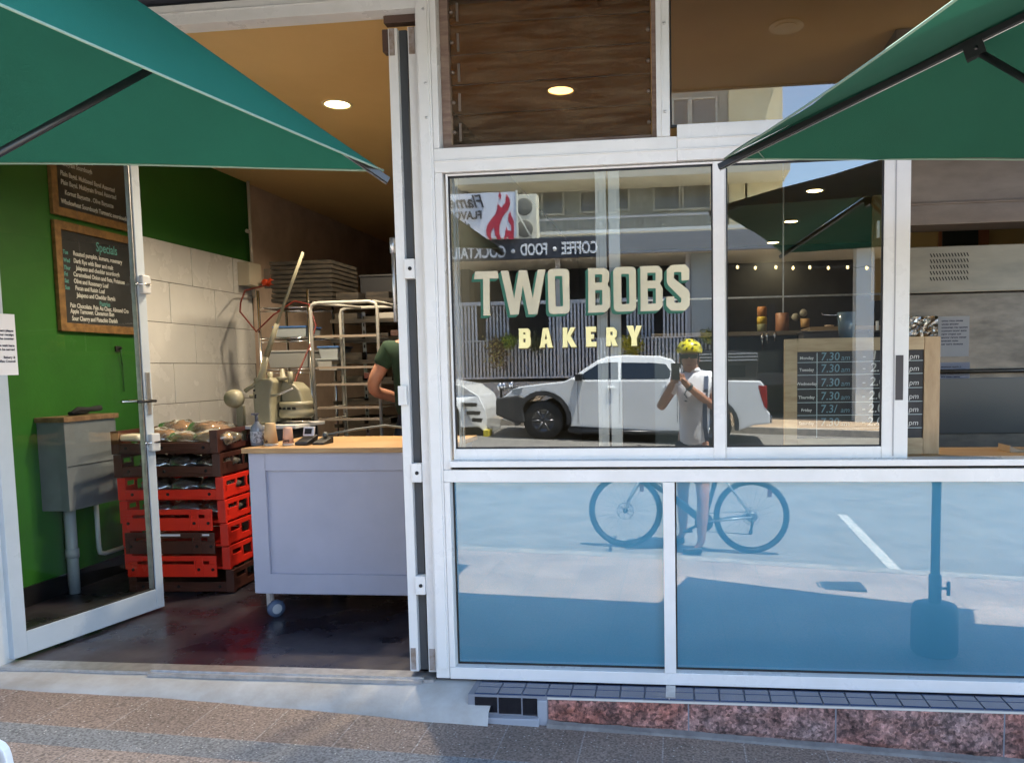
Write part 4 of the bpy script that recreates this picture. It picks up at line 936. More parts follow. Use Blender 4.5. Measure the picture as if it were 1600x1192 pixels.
b = MB(); b.tube([(1.32, 1.19, 1.66), (2.6, 1.19, 1.66)], .012); b.build('door_handle', mat('dark_steel', ()) if 'dark_steel' not in MATS else MATS['dark_steel'], t)
t = thing('extraction_duct', (1.8, 1.7, 2.5), 'wide grey-brown extraction duct above the stainless oven', 'duct')
b = MB(); b.box(1.22, 3.4, 1.18, 1.45, 2.49, 3.57); b.box(1.215, 3.4, 1.165, 1.18, 2.60, 2.612)
b.build('duct_body', mat('duct_brown', (.16, .13, .11), .5, .3, c2=(.24, .20, .17), scale=2.5, stretch=(1, 1, 3), mixlo=.35, mixhi=.7, detail=9), t, bev=.004)
b = MB(); b.box(1.5, 3.5, 2.9, 2.95, 2.2, 3.0); tag(b.build('partition_wall', mat('ochre_wall', (.34, .24, .09), .7)), 'ochre wall seen in the gap between oven hood and duct', 'wall')
t = thing('framed_picture', (2.16, 2.88, 2.4), 'small dark picture in a brown frame on the ochre wall above the oven', 'picture')
b = MB(); b.box(1.98, 2.34, 2.87, 2.899, 2.35, 2.75); b.build('picture_frame', mat('brown_frame', (.22, .08, .03), .5), t)
b = MB(); b.box(2.0, 2.26, 2.862, 2.869, 2.37, 2.73); b.build('picture_face', mat('dark_picture', (.015, .018, .012), .3), t)
def sheet(x0, x1, z0, z1, label, m_, nl):
    t = thing('taped_sheet', ((x0+x1)/2, 1.218, z0), label, 'paper')
    b = MB(); b.box(x0, x1, 1.2175, 1.2188, z0, z1); b.build('sheet', m_, t)
    it = []
    for k in range(nl):
        n = int((x1-x0)/.0095); s = ' '.join(''.join(random.choice('nmuroaec') for _ in range(random.randint(3, 7))) for _ in range(3))[:int(n*random.uniform(.7, 1.0))]
        it.append((text_mesh(s, .0165, bold=.0004, extr=.0002), basis((x0+.018, 1.217, z1-.03-k*.019), (1, 0, 0), (0, 0, 1))))
    join_meshes('print', it, INK, t)
sheet(1.484, 1.655, 1.745, 1.975, 'tall printed sheet taped to the steel oven', mat('grey_paper', (.36, .36, .36), .7), 8)
sheet(1.486, 1.662, 1.588, 1.712, 'small blue-grey sheet taped below the tall one on the oven', mat('blue_paper', (.22, .24, .30), .7), 4)
b = MB()
N1, N2 = 16, 12; V = [[b.bm.verts.new((1.16+.30*i/N1, 1.15+.035*noise.noise(Vector((i*.7, j*.6, 1))), 1.80+.175*j/N2)) for j in range(N2+1)] for i in range(N1+1)]
for i in range(N1):
    for j in range(N2): b.bm.faces.new((V[i][j], V[i+1][j], V[i+1][j+1], V[i][j+1]))
tag(b.build('foil_sheet', mat('foil', (.6, .58, .54), .2, 1.0)), 'crinkled silver foil hanging behind the top of the hours board', 'foil')
# shelf with bottles and cups seen through the sliding window
t = thing('back_bench', (.9, 2.7, FL), 'steel back bench under the shelf of bottles and tumblers', 'bench')
b = MB(); b.box(-.2, .93, 2.42, 3.0, 1.93, 1.962); b.build('bench_top', STEEL, t, bev=.003)
b = MB(); b.box(-.18, .9, 2.46, 2.98, FL, 1.929); b.build('bench_front', mat('blue_grey_front', (.055, .075, .09), .5), t)
b = MB(); b.box(.95, 2.4, 2.4, 2.85, 1.95, 1.985); tag(b.build('wall_shelf', mat('tan_shelf', (.30, .22, .14), .6)), 'tan shelf carrying the small jars at the back of the shop', 'shelf')
def bottle(x, y, z, prof, m_, label, nm='sauce_bottle', cat='bottle'):
    b = MB(); b.lathe(prof, (x, y, z), n=18); return tag(b.build(nm, m_), label, cat)
t = thing('sauce_bottle', (.617, 2.5, 1.962), 'amber squeeze bottle with a yellow band on the back bench', 'bottle')
b = MB(); b.lathe([(.001, 0), (.034, 0), (.036, .05), (.036, .055)], (.617, 2.5, 1.962), n=20); b.build('bottle_base', mat('pale_oil', (.30, .30, .16), .3), t)
b = MB(); b.lathe([(.036, .0551), (.037, .10), (.034, .11)], (.617, 2.5, 1.962), n=20); b.build('bottle_band', mat('yellow_band', (.55, .38, .04), .5), t)
b = MB(); b.lathe([(.034, .1101), (.036, .17), (.03, .185), (.001, .186)], (.617, 2.5, 1.962), n=20); b.build('bottle_top', mat('amber', (.38, .16, .05), .4), t)
b = MB(); b.box(.66, .735, 2.60, 2.61, 1.963, 2.17); b.box(.66, .735, 2.611, 2.66, 1.963, 1.97); tag(b.build('menu_holder', BLKM), 'black card holder standing between the amber bottle and the brown canister', 'card holder')
bottle(.765, 2.5, 1.962, [(.001, 0), (.046, 0), (.05, .005), (.05, .13), (.046, .134), (.001, .134)], mat('canister_brown', (.30, .14, .07), .5, c2=(.20, .09, .05), scale=9), 'brown canister on the back bench beside the black card holder', 'canister', 'canister')
bottle(.93, 2.5, 1.986, [(.001, 0), (.032, 0), (.034, .065), (.001, .066)], mat('jar_ochre', (.40, .24, .09), .5), 'small ochre jar on the tan back shelf', 'spice_jar', 'jar')
bottle(1.10, 2.48, 1.986, [(.001, 0), (.03, 0), (.038, .012), (.001, .013)], mat('saucer', (.5, .38, .28), .4), 'shallow pale dish on the tan back shelf', 'dish', 'dish')
for x, z, lb in ((.90, 2.08, 'left of two round lids hanging on the back rail'), (.96, 2.11, 'right of two round lids hanging on the back rail')):
    b = MB(); b.lathe([(.001, -.01), (.028, -.008), (.03, 0)], (x, 2.79, z), n=18, axis='Y'); tag(b.build('hanging_lid', mat('lid_grey', (.30, .28, .22), .5)), lb, 'pan_lid')  # these discs are pan lids hung on the rail
for x, l, lb in ((.61, .12, 'long steel spoon hanging under the back bench edge'), (.645, .08, 'short steel whisk hanging under the back bench edge'), (.70, .06, 'small steel scoop hanging under the back bench edge')):
    t = thing('hanging_utensil', (x, 2.41, 1.95), lb, 'utensil')
    b = MB(); b.tube([(x, 2.405, 1.95), (x, 2.405, 1.95-l)], .005, 6); b.build('utensil_handle', CHROME, t); b = MB(); b.ball((x, 2.405, 1.95-l*.25), .012, 6, sz=1.3, sy=.5); b.build('utensil_head', CHROME, t)
b = MB(); b.box(-.4, 3.2, 2.86, 2.9, 2.240, 2.252); b.box(.81, .82, 2.85, 2.86, 1.97, 3.57); tag(b.build('hanging_rail', ALU), 'thin metal rail with an upright across the back of the shop', 'rail')
b = MB(); b.box(.86, 1.30, 2.1, 2.35, 1.88, 1.935); b.box(.85, 1.31, 2.09, 2.36, 1.930, 1.945); tag(b.build('roasting_pan', mat('pan_grey', (.12, .12, .13), .35, .6), bev=.01), 'grey roasting pan behind the top edge of the hours board', 'pan')
t = thing('kitchen_rack', (1.08, 2.25, FL), 'low steel table holding the grey roasting pan', 'table')
b = MB(); b.box(.84, 1.33, 2.05, 2.39, 1.855, 1.879); b.build('table_top', STEEL, t)
for x in (.86, 1.29):
    b = MB(); b.box(x, x+.03, 2.07, 2.10, FL, 1.854); b.build('leg', STEEL, t)
t = thing('plastic_jug', (1.10, 1.0, 1.84), 'blue-tinted clear jug hanging beside the oven corner', 'jug')
b = MB(); b.lathe([(.001, 0), (.040, 0), (.052, .15), (.048, .15), (.036, .006), (.001, .006)], (.93, 1.0, 1.85), n=20); b.build('jug_body', mat('blue_clear', (.10, .16, .22), .15, spec=.8), t)
b = MB(); b.tube([(.93, 1.0, 1.99), (.86, 1.0, 1.985), (.80, 1.0, 1.99), (.795, 1.0, 2.0)], .003, 5); b.build('jug_hook', CHROME, t)
b = MB(); b.box(.90, .96, .99, 1.01, FL, 1.85); b.build('jug_stand', MATS['dark_steel'], t)
t = thing('food_bin', (2.0, .9, 1.30), 'black-handled grey bin at the right end of the window bench', 'bin')
b = MB(); b.box(1.86, 2.15, .20, .4, 1.2985, 1.40); b.build('bin_body', mat('bin_grey', (.16, .15, .13), .5), t, bev=.01)
b = MB(); b.tube([(1.90, .3, 1.40), (1.96, .32, 1.62)], .014); b.build('bin_handle', BLK, t)
b = MB(); b.prism([(1.50, 1.2985), (1.50, 1.33), (1.53, 1.312), (1.60, 1.303), (1.68, 1.312), (1.715, 1.335), (1.715, 1.2985)], .20, .34, 'Y'); tag(b.build('wooden_tray', MATS['tan_shelf'], bev=.002), 'small scooped timber tray lying on the window bench', 'tray')

# baker in a green shirt behind the counter
def baker():
    t = thing('baker', (-2.08, 2.0, FL), 'person in a dark green t-shirt and dark trousers working behind the counter', 'person')
    SK = mat('skin_warm', (.52, .26, .17), .5, c2=(.45, .20, .13), scale=9)
    x, y = -1.88, 1.98
    J = [(x, y, 1.28, .110, .09), (x, y-.0, 1.50, .115, .09), (x, y-.02, 1.74, .155, .11), (x, y-.02, 1.90, .10, .08), (x+.01, y-.03, 1.98, .055), (x+.02, y-.06, 2.08, .085, .10), (x+.02, y-.06, 2.18, .07, .08),
         (x-.17, y-.03, 1.87, .062), (x-.29, y-.06, 1.66, .050), (x-.325, y-.02, 1.58, .048), (x-.16, y+.22, 1.50, .036), (x-.03, y+.33, 1.52, .03), (x+.0, y+.40, 1.51, .028, .016),
         (x+.18, y-.02, 1.87, .062), (x+.23, y+.03, 1.62, .046), (x+.10, y+.26, 1.54, .034), (x+.05, y+.38, 1.52, .03, .018),
         (x-.10, y, 1.16, .10), (x-.11, y, .78, .065), (x-.11, y+.02, .36, .05), (x-.12, y-.10, .30, .045), (x+.10, y, 1.16, .10), (x+.11, y, .78, .065), (x+.11, y+.02, .36, .05), (x+.12, y-.10, .30, .045)]
    E_ = [(0, 1), (1, 2), (2, 3), (3, 4), (4, 5), (5, 6), (3, 7), (7, 8), (8, 9), (9, 10), (10, 11), (11, 12), (3, 13), (13, 14), (14, 15), (15, 16), (0, 17), (17, 18), (18, 19), (19, 20), (0, 21), (21, 22), (22, 23), (23, 24)]
    skin('body', J, E_, SK, t)
    GS = mat('green_cotton', (.018, .050, .026), .9, c2=(.013, .036, .02), scale=8, bump=.2, bscale=18)
    skin('t_shirt', [(x, y, 1.33, .168, .145), (x, y, 1.55, .168, .14), (x, y-.02, 1.76, .175, .13), (x, y-.02, 1.90, .12, .10), (x-.17, y-.03, 1.88, .082), (x-.245, y-.045, 1.74, .075), (x+.18, y-.02, 1.88, .082), (x+.225, y+.0, 1.70, .075)], [(0, 1), (1, 2), (2, 3), (3, 4), (4, 5), (3, 6), (6, 7)], GS, t)
    JN = mat('dark_denim', (.012, .016, .030), .85)
    skin('trousers', [(x, y, 1.54, .125, .105), (x, y, 1.38, .150, .125), (x, y, 1.24, .155, .13), (x-.10, y, 1.12, .115), (x-.11, y, .78, .085), (x-.11, y+.02, .36, .075), (x+.10, y, 1.12, .115), (x+.11, y, .78, .085), (x+.11, y+.02, .36, .075)], [(0, 1), (1, 2), (2, 3), (3, 4), (4, 5), (2, 6), (6, 7), (7, 8)], JN, t)
    HR = mat('auburn_hair', (.020, .009, .006), .6, c2=(.055, .022, .013), scale=30, bump=.5, bscale=60)
    skin('hair', [(x+.02, y-.07, 2.20, .098, .10), (x+.02, y-.10, 2.13, .108, .105), (x+.01, y-.13, 2.03, .075, .06), (x, y-.14, 1.92, .04)], [(0, 1), (1, 2), (2, 3)], HR, t)
baker()

# ================================================================== UMBRELLAS ON THE FOOTPATH
def fabric(name, c, tr=.14):
    M = mat(name, c, .85, c2=tuple(k*.86 for k in c), scale=2.5, mixlo=.3, mixhi=.7, trans=tr, bump=.35, bscale=420, sheen=.2); return M
def umbrella(name, corners, hz, ctr, top, label, base_label, mt, hemc, pole_r=.026, st=.50, hubz=None):
    cx, cy = ctr; t = thing(name, (cx, cy, foot(cx)), label, 'umbrella', 'green market umbrellas outside the bakery')
    C4 = [Vector(c_ if len(c_) == 3 else (*c_, hz)) for c_ in corners]; T = Vector((cx, cy, top))
    N = 22
    for k in range(4):
        A, B = C4[k], C4[(k+1) % 4]; b = MB(); rows = []
        for i in range(N+1):
            u = i/N; row = []
            for j in range(N+1):
                v = j/N; e = A.lerp(B, v); p = T.lerp(e, u)
                sag = math.sin(math.pi*v)*u*u*.045; p = p + (T-e).normalized()*sag*.6 - Vector((0, 0, sag*.25))
                p.z += (.010*noise.noise(Vector((p.x*2.2, p.y*2.2, k)))+.006*noise.noise(Vector((v*9+k, u*1.6, 4.0)))*u)
                row.append(b.bm.verts.new(p))
            rows.append(row)
        for i in range(N):
            for j in range(N):
                if i == 0:
                    if j == 0: pass
                b.bm.faces.new((rows[i][j], rows[i+1][j], rows[i+1][j+1], rows[i][j+1]))
        bmesh.ops.remove_doubles(b.bm, verts=b.bm.verts, dist=1e-5)
        c_ = b.build('canopy_panel', mt, t, smooth=True)
        b = MB(); pts = []
        for j in range(N+1):
            v = j/N; e = A.lerp(B, v); sag = math.sin(math.pi*v)*.045; pts.append(e+(T-e).normalized()*sag*.6-Vector((0, 0, sag*.25)))
        b.tube(pts, .004, 5); b.build('hem', hemc, c_)
        # corner pocket seam
        b = MB(); d = (T-A).normalized(); side = (B-A).normalized(); b.tube([A+side*.16-Vector((0, 0, .004)), A+d*.12-Vector((0, 0, .006))], .0022, 4); b.build('pocket_seam', hemc, c_)
    hub = Vector((cx, cy, hubz or hz-.28))
    for A in C4:
        d = (T-A).normalized(); off = Vector((0, 0, -.022))
        b = MB(); n = d.cross(Vector((0, 0, 1))).normalized(); w = .011; A0 = A-d*.03
        upv = n.cross(d).normalized()
        if upv.z < 0: upv = -upv
        Q = []
        for P in (A0, T-d*.05):
            for sgn in (-1, 1):
                for z_ in (-1, 1): Q.append(P-upv*.020+n*w*sgn+upv*z_*.011)
        b.hexa([Q[0], Q[1], Q[2], Q[3], Q[4], Q[5], Q[6], Q[7]]); rb = b.build('rib', BLKM, t, bev=.002)
        b = MB(); b.tube([A0-upv*.033, T-d*.05-upv*.033], .0022, 5); b.build('rib_edge', ALU, rb)
        J = A.lerp(T, st)-upv*.045
        b = MB(); b.tube([J, hub+(J-hub).normalized()*.05], .012, 8); b.build('strut', BLKM, t)
        b = MB(); b.box(-.03, .03, -.014, .014, -.02, .025, basis(J, d, n)); b.lathe([(.001, -.018), (.007, -.018), (.007, .018), (.001, .018)], tuple(J), n=8, axis='Y'); b.build('rib_joint', BLKM, rb)
    b = MB(); b.tube([(cx, cy, foot(cx)+.05), (cx, cy, top+.02)], pole_r, 16); b.build('pole', mat('umbrella_pole', (.02, .02, .022), .35, .3), t)
    b = MB(); b.lathe([(.001, -.04), (.05, -.04), (.055, 0), (.05, .04), (.001, .04)], tuple(hub), n=16); b.build('runner_hub', BLKM, t)
    b = MB(); b.lathe([(.001, 0), (.03, .0), (.02, .05), (.001, .07)], (cx, cy, top+.0), n=12); b.build('finial', BLKM, t)
    t2 = thing('umbrella_base', (cx, cy, foot(cx)), base_label, 'umbrella base', 'black umbrella bases on the footpath')
    z = foot(cx)+.002
    b = MB(); b.lathe([(.001, 0), (.122, 0), (.130, .02), (.130, .25), (.118, .285), (.05, .30), (.001, .30)], (cx, cy, z), n=32); b.build('base_tank', mat('base_black', (.07, .075, .08), .5), t2)
    b = MB(); b.lathe([(.027, .30), (.036, .30), (.036, .46), (.027, .46)], (cx, cy, z), n=16); b.build('base_sleeve', BLKM, t2)
    b = MB(); b.tube([(cx+.03, cy, z+.38), (cx+.075, cy, z+.38)], .008); b.tube([(cx+.075, cy, z+.34), (cx+.075, cy, z+.42)], .011); b.build('locking_knob', BLKM, t2)
    return t
HEM = mat('pale_hem', (.30, .42, .33), .8, trans=.3)
rA = (.18, -.50); rC = (1.47, -1.15); rc = [(rA[0], rA[1]), (2.25, -.03), (2.72, -1.85), (.73, -2.25)]
umbrella('market_umbrella', rc, 2.50, rC, 2.93, 'dark green market umbrella at the right with a black strut below its rib', 'black round umbrella base on the right, reflected in the blue panel', fabric('umbrella_green', (.006, .100, .058), .05), HEM, st=.585)
lc = [(-1.0, -.95, 2.405), (-1.95, -2.75, 2.70), (-3.9, -2.75, 2.80), (-2.95, -.90, 2.53)]
umbrella('market_umbrella', lc, 2.385, (-2.42, -1.88), 3.42, 'teal green market umbrella at the left whose corner hangs over the doorway', 'black round umbrella base on the left, out on the footpath', fabric('umbrella_teal', (.010, .155, .104), .26), HEM, st=.34, hubz=1.92)

# white pavement sign, only its corner in view
t = thing('pavement_sign', (-2.6, -1.2, foot(-2.6)), 'white plastic pavement sign whose rounded corner shows at the bottom left', 'sign')
SG = mat('white_plastic', (.62, .70, .76), .4)
SX, SY = PZp(10, 1142, foot(-2.5)+.50).x, PZp(10, 1142, foot(-2.5)+.50).y-.02
def sgn(dy, name):
    b = MB(); b.prism(rnd([(-.50, 0), (0, 0), (0, .48), (-.50, .48)], .05), -.012, .012, 'Y')
    Mx = Matrix.Translation((SX, SY+dy, foot(SX)+.02)) @ Matrix.Rotation(R(-9 if dy < 0 else 9), 4, 'X')
    for v in b.bm.verts: v.co = Mx @ v.co
    return b.build(name, SG, t, bev=.004)

sgn(0.09, 'front_board'); sgn(-0.09, 'back_board')

# ================================================================== CYCLIST WITH PHONE, AND THE BICYCLE
SKN = mat('skin_tanned', (.50, .25, .155), .45, c2=(.42, .19, .11), scale=14)
def cyclist():
    t = thing('cyclist', (.12, -4.0, road(.12, 4.0)), 'person in a yellow helmet and white shirt astride a bicycle, photographing with a phone', 'person')
    S = -1
    def p(x, s, z, r, r2=None): return (x, -s, z, r, r2 or r)
    gl, gr = road(.2, 3.82), road(.0, 4.14)
    J = [p(.13, 4.02, 1.00, .135, .11),      # 0 pelvis
         p(.14, 4.03, 1.18, .13, .105), p(.15, 4.02, 1.40, .150, .11), p(.15, 4.01, 1.57, .12, .09), p(.13, 3.99, 1.645, .066), p(.105, 3.965, 1.72, .072, .08), p(.10, 3.97, 1.83, .080, .095), p(.10, 3.98, 1.90, .070, .085),
         p(.30, 4.01, 1.585, .062), p(.335, 3.95, 1.32, .048), p(.17, 3.83, 1.46, .038), p(.035, 3.765, 1.575, .028, .034),   # 8-11 left-hand arm
         p(-.025, 4.0, 1.57, .062), p(-.175, 3.92, 1.33, .047), p(-.115, 3.82, 1.46, .036), p(-.055, 3.765, 1.555, .026, .032),  # 12-15
         p(.20, 3.96, .90, .095), p(.215, 3.85, .50, .060), p(.205, 3.84, .30, .058), p(.195, 3.83, gl+.12, .036), p(.15, 3.83, gl+.05, .036, .03), p(.06, 3.82, gl+.035, .03, .024),
         p(.06, 4.06, .90, .095), p(.03, 4.14, .50, .060), p(.03, 4.15, .28, .056), p(.03, 4.16, gr+.12, .036), p(-.02, 4.16, gr+.05, .036, .03), p(-.10, 4.16, gr+.035, .03, .024)]
    E_ = [(0, 1), (1, 2), (2, 3), (3, 4), (4, 5), (5, 6), (6, 7), (3, 8), (8, 9), (9, 10), (10, 11), (3, 12), (12, 13), (13, 14), (14, 15), (0, 16), (16, 17), (17, 18), (18, 19), (19, 20), (20, 21), (0, 22), (22, 23), (23, 24), (24, 25), (25, 26), (26, 27)]
    # fingers of both hands, curled round the phone
    def hand(base, side):
        nonlocal J, E_
        bx, by, bz = J[base][0], -J[base][1], J[base][2]
        for k in range(4):
            i = len(J); L = (.030, .034, .032, .026)[k]; zz = bz+.015+k*.017
            J += [p(bx-side*.012, by-.018, zz, .010), p(bx-side*(.022+L*.5), by-.040, zz+.004, .009), p(bx-side*(.026+L), by-.052, zz+.010, .008)]
            E_ += [(base, i), (i, i+1), (i+1, i+2)]
        i = len(J); J += [p(bx+side*.012, by-.004, bz+.045, .011), p(bx+side*.002, by-.006, bz+.075, .009)]; E_ += [(base, i), (i, i+1)]
    hand(11, 1); hand(15, -1)
    body = skin('body', J, E_, SKN, t, sub=2)
    # face
    b = MB(); b.ball((.095, -3.885, 1.775), .016, 6, sy=1.3, sz=1.4); b.build('nose', SKN, t, smooth=True)
    b = MB(); b.ball((.095, -3.893, 1.728), .024, 6, sy=.5, sz=.28); b.build('mouth', mat('lips', (.35, .12, .09), .5), t, smooth=True)
    for x in (.012, .188):
        b = MB(); b.ball((x, -3.975, 1.775), .026, 6, sx=.4, sy=.7, sz=1.25); b.build('ear', SKN, t, smooth=True)
    b = MB(); b.prism(rnd([(.025, 1.785), (.085, 1.785), (.095, 1.800), (.105, 1.785), (.165, 1.785), (.172, 1.825), (.018, 1.825)], .008), -3.892, -3.882, 'Y'); b.box(.012, .018, -3.975, -3.885, 1.805, 1.815); b.box(.172, .178, -3.975, -3.885, 1.805, 1.815); b.build('sunglasses', mat('dark_lens', (.006, .006, .008), .08), t, bev=.002)
    b = MB(); b.ball((.10, -4.0, 1.80), .088, 8, sx=1.0, sy=.95, sz=.95); hr = b.build('hair', mat('grey_hair', (.20, .17, .13), .7), t, smooth=True)
    # helmet with vents
    HY = mat('helmet_yellow', (.78, .68, .01), .3, coat=.4)
    b = MB(); n1, n2 = 28, 12; V = []
    for i in range(n2+1):
        th = (math.pi*.54)*i/n2; row = []
        for k in range(n1):
            ph = 2*math.pi*k/n1; r = 1+.03*math.cos(6*ph)*math.sin(th)
            row.append(b.bm.verts.new((.10+.116*r*math.sin(th)*math.cos(ph), -3.985+.142*r*math.sin(th)*math.sin(ph), 1.852+.118*math.cos(th))))
        V.append(row)
    for i in range(n2):
        for k in range(n1): b.bm.faces.new((V[i][k], V[i][(k+1) % n1], V[i+1][(k+1) % n1], V[i+1][k]))
    bmesh.ops.remove_doubles(b.bm, verts=b.bm.verts, dist=1e-5)
    hm = b.build('helmet', HY, t, smooth=True)
    sd = hm.modifiers.new('t', 'SOLIDIFY'); sd.thickness = .018; sd.offset = -1
    for k, (a, e, w_, h_) in enumerate(((-.55, .50, .042, .020), (.55, .50, .042, .020), (-.22, .22, .018, .034), (.22, .22, .018, .034), (-1.1, .30, .04, .02), (1.1, .30, .04, .02), (0, .95, .022, .05), (.75, .95, .03, .03), (-.75, .95, .03, .03))):
        # vents sit in the front shell, facing the shop (+y)
        dx, dz = math.sin(a)*math.cos(e), math.sin(e); dy = math.cos(a)*math.cos(e)
        c_ = Vector((.10+.1185*dx, -3.985+.1448*dy, 1.852+.1205*dz)); b = MB(); b.ball(c_, 1, 8)
        for v in b.bm.verts:
            q = v.co-c_; v.co = c_+Vector((q.x*w_*.55, q.y*.004, q.z*h_*.26))
        nrm = Vector((dx, dy, dz)).normalized(); q_ = Vector((0, 1, 0)).rotation_difference(nrm)
        for v in b.bm.verts: v.co = c_+q_ @ (v.co-c_)
        b.build('helmet_vent', BLK, hm, smooth=True)
    b = MB()
    for sx in (.014, .186): b.tube([(sx, -3.97, 1.84), (sx+(.01 if sx < .1 else -.01), -3.95, 1.74), (.10, -3.93, 1.675)], .006, 6)
    b.build('helmet_strap', BLK, hm)
    # shirt, strap, pack
    WS = mat('white_cotton', (.88, .89, .93), .85, c2=(.80, .82, .88), scale=6, bump=.5, bscale=9)
    skin('shirt', [p(.13, 4.03, .86, .185, .15), p(.14, 4.03, 1.12, .182, .15), p(.15, 4.02, 1.38, .200, .15), p(.15, 4.01, 1.58, .15, .11), p(.30, 4.01, 1.59, .088), p(.335, 3.97, 1.43, .085), p(-.025, 4.0, 1.575, .088), p(-.115, 3.95, 1.45, .082), p(.135, 3.99, 1.65, .080)],
         [(0, 1), (1, 2), (2, 3), (3, 4), (4, 5), (3, 6), (6, 7), (3, 8)], WS, t)
    b = MB(); b.lathe([(.064, 0), (.075, .02), (.060, .045), (.056, .045), (.068, .02), (.06, 0)], (.130, -3.985, 1.655), n=20); b.build('shirt_collar', WS, t)
    b = MB(); pts = [(.235, 1.665, 3.98), (.25, 1.61, 3.885), (.245, 1.50, 3.848), (.235, 1.35, 3.84), (.235, 1.15, 3.855), (.26, 1.02, 3.90)]
    for (x0, z0, s0), (x1, z1, s1) in zip(pts, pts[1:]):
        b.quad((x0-.020, -s0-.012, z0), (x0+.020, -s0-.016, z0), (x1+.020, -s1-.016, z1), (x1-.020, -s1-.012, z1))
    sp = b.build('pack_strap', mat('strap_blue', (.08, .11, .20), .8), t); sd = sp.modifiers.new('t', 'SOLIDIFY'); sd.thickness = .008
    b = MB(); b.box(.0, .29, -4.26, -4.13, 1.10, 1.56); b.build('backpack', mat('strap_blue', (.08, .11, .20), .8), t, bev=.04, seg=3)
    b = MB()
    for pts in ([(.05, 1.50), (.03, 1.46), (.06, 1.42)], [(.03, 1.40), (.09, 1.385), (.15, 1.40)], [(.08, 1.47), (.10, 1.43), (.13, 1.42)], [(.12, 1.46), (.15, 1.44)]):
        b.tube([(x+.02, -3.858-.01*abs(x-.1), z) for x, z in pts], .006, 5)
    b.build('shirt_print', mat('print_black', (.03, .03, .04), .8), t)
    skin('shorts', [p(.13, 4.02, 1.06, .160, .14), p(.13, 4.02, .93, .168, .145), p(.20, 3.965, .84, .112), p(.212, 3.87, .60, .092), p(.06, 4.06, .84, .112), p(.035, 4.13, .60, .092)], [(0, 1), (1, 2), (2, 3), (1, 4), (4, 5)], mat('navy_shorts', (.02, .025, .04), .8), t)
    SH = mat('dark_shoe', (.02, .022, .03), .6)
    for x, s, g in ((.10, 3.825, gl), (-.06, 4.16, gr)):
        skin('shoe', [p(x+.11, s, g+.05, .042), p(x+.02, s, g+.045, .044, .034), p(x-.08, s, g+.035, .042, .026)], [(0, 1), (1, 2)], SH, t)
    b = MB(); b.tube([(.085, -3.785, 1.535), (.105, -3.795, 1.52)], .038, 14); b.build('wristwatch', mat('watch', (.12, .12, .12), .2, .9), t)
    b = MB(); b.tube([(-.075, -3.785, 1.53), (-.088, -3.80, 1.51)], .031, 12); b.build('wristband', mat('watch', (.12, .12, .12), .2, .9), t)
    return t
cyclist()
t = thing('phone', (-.03, -3.712, 1.60), 'black phone held up in both hands by the cyclist', 'phone')
b = MB(); b.prism(rnd([(-.068, 1.595), (.008, 1.595), (.008, 1.745), (-.068, 1.745)], .008), -3.716, -3.7075, 'Y'); b.build('phone_body', BLKM, t)
b = MB(); b.prism(rnd([(-.064, 1.60), (.004, 1.60), (.004, 1.741), (-.064, 1.741)], .006), -3.7168, -3.7161, 'Y'); b.build('phone_screen', CARG, t)

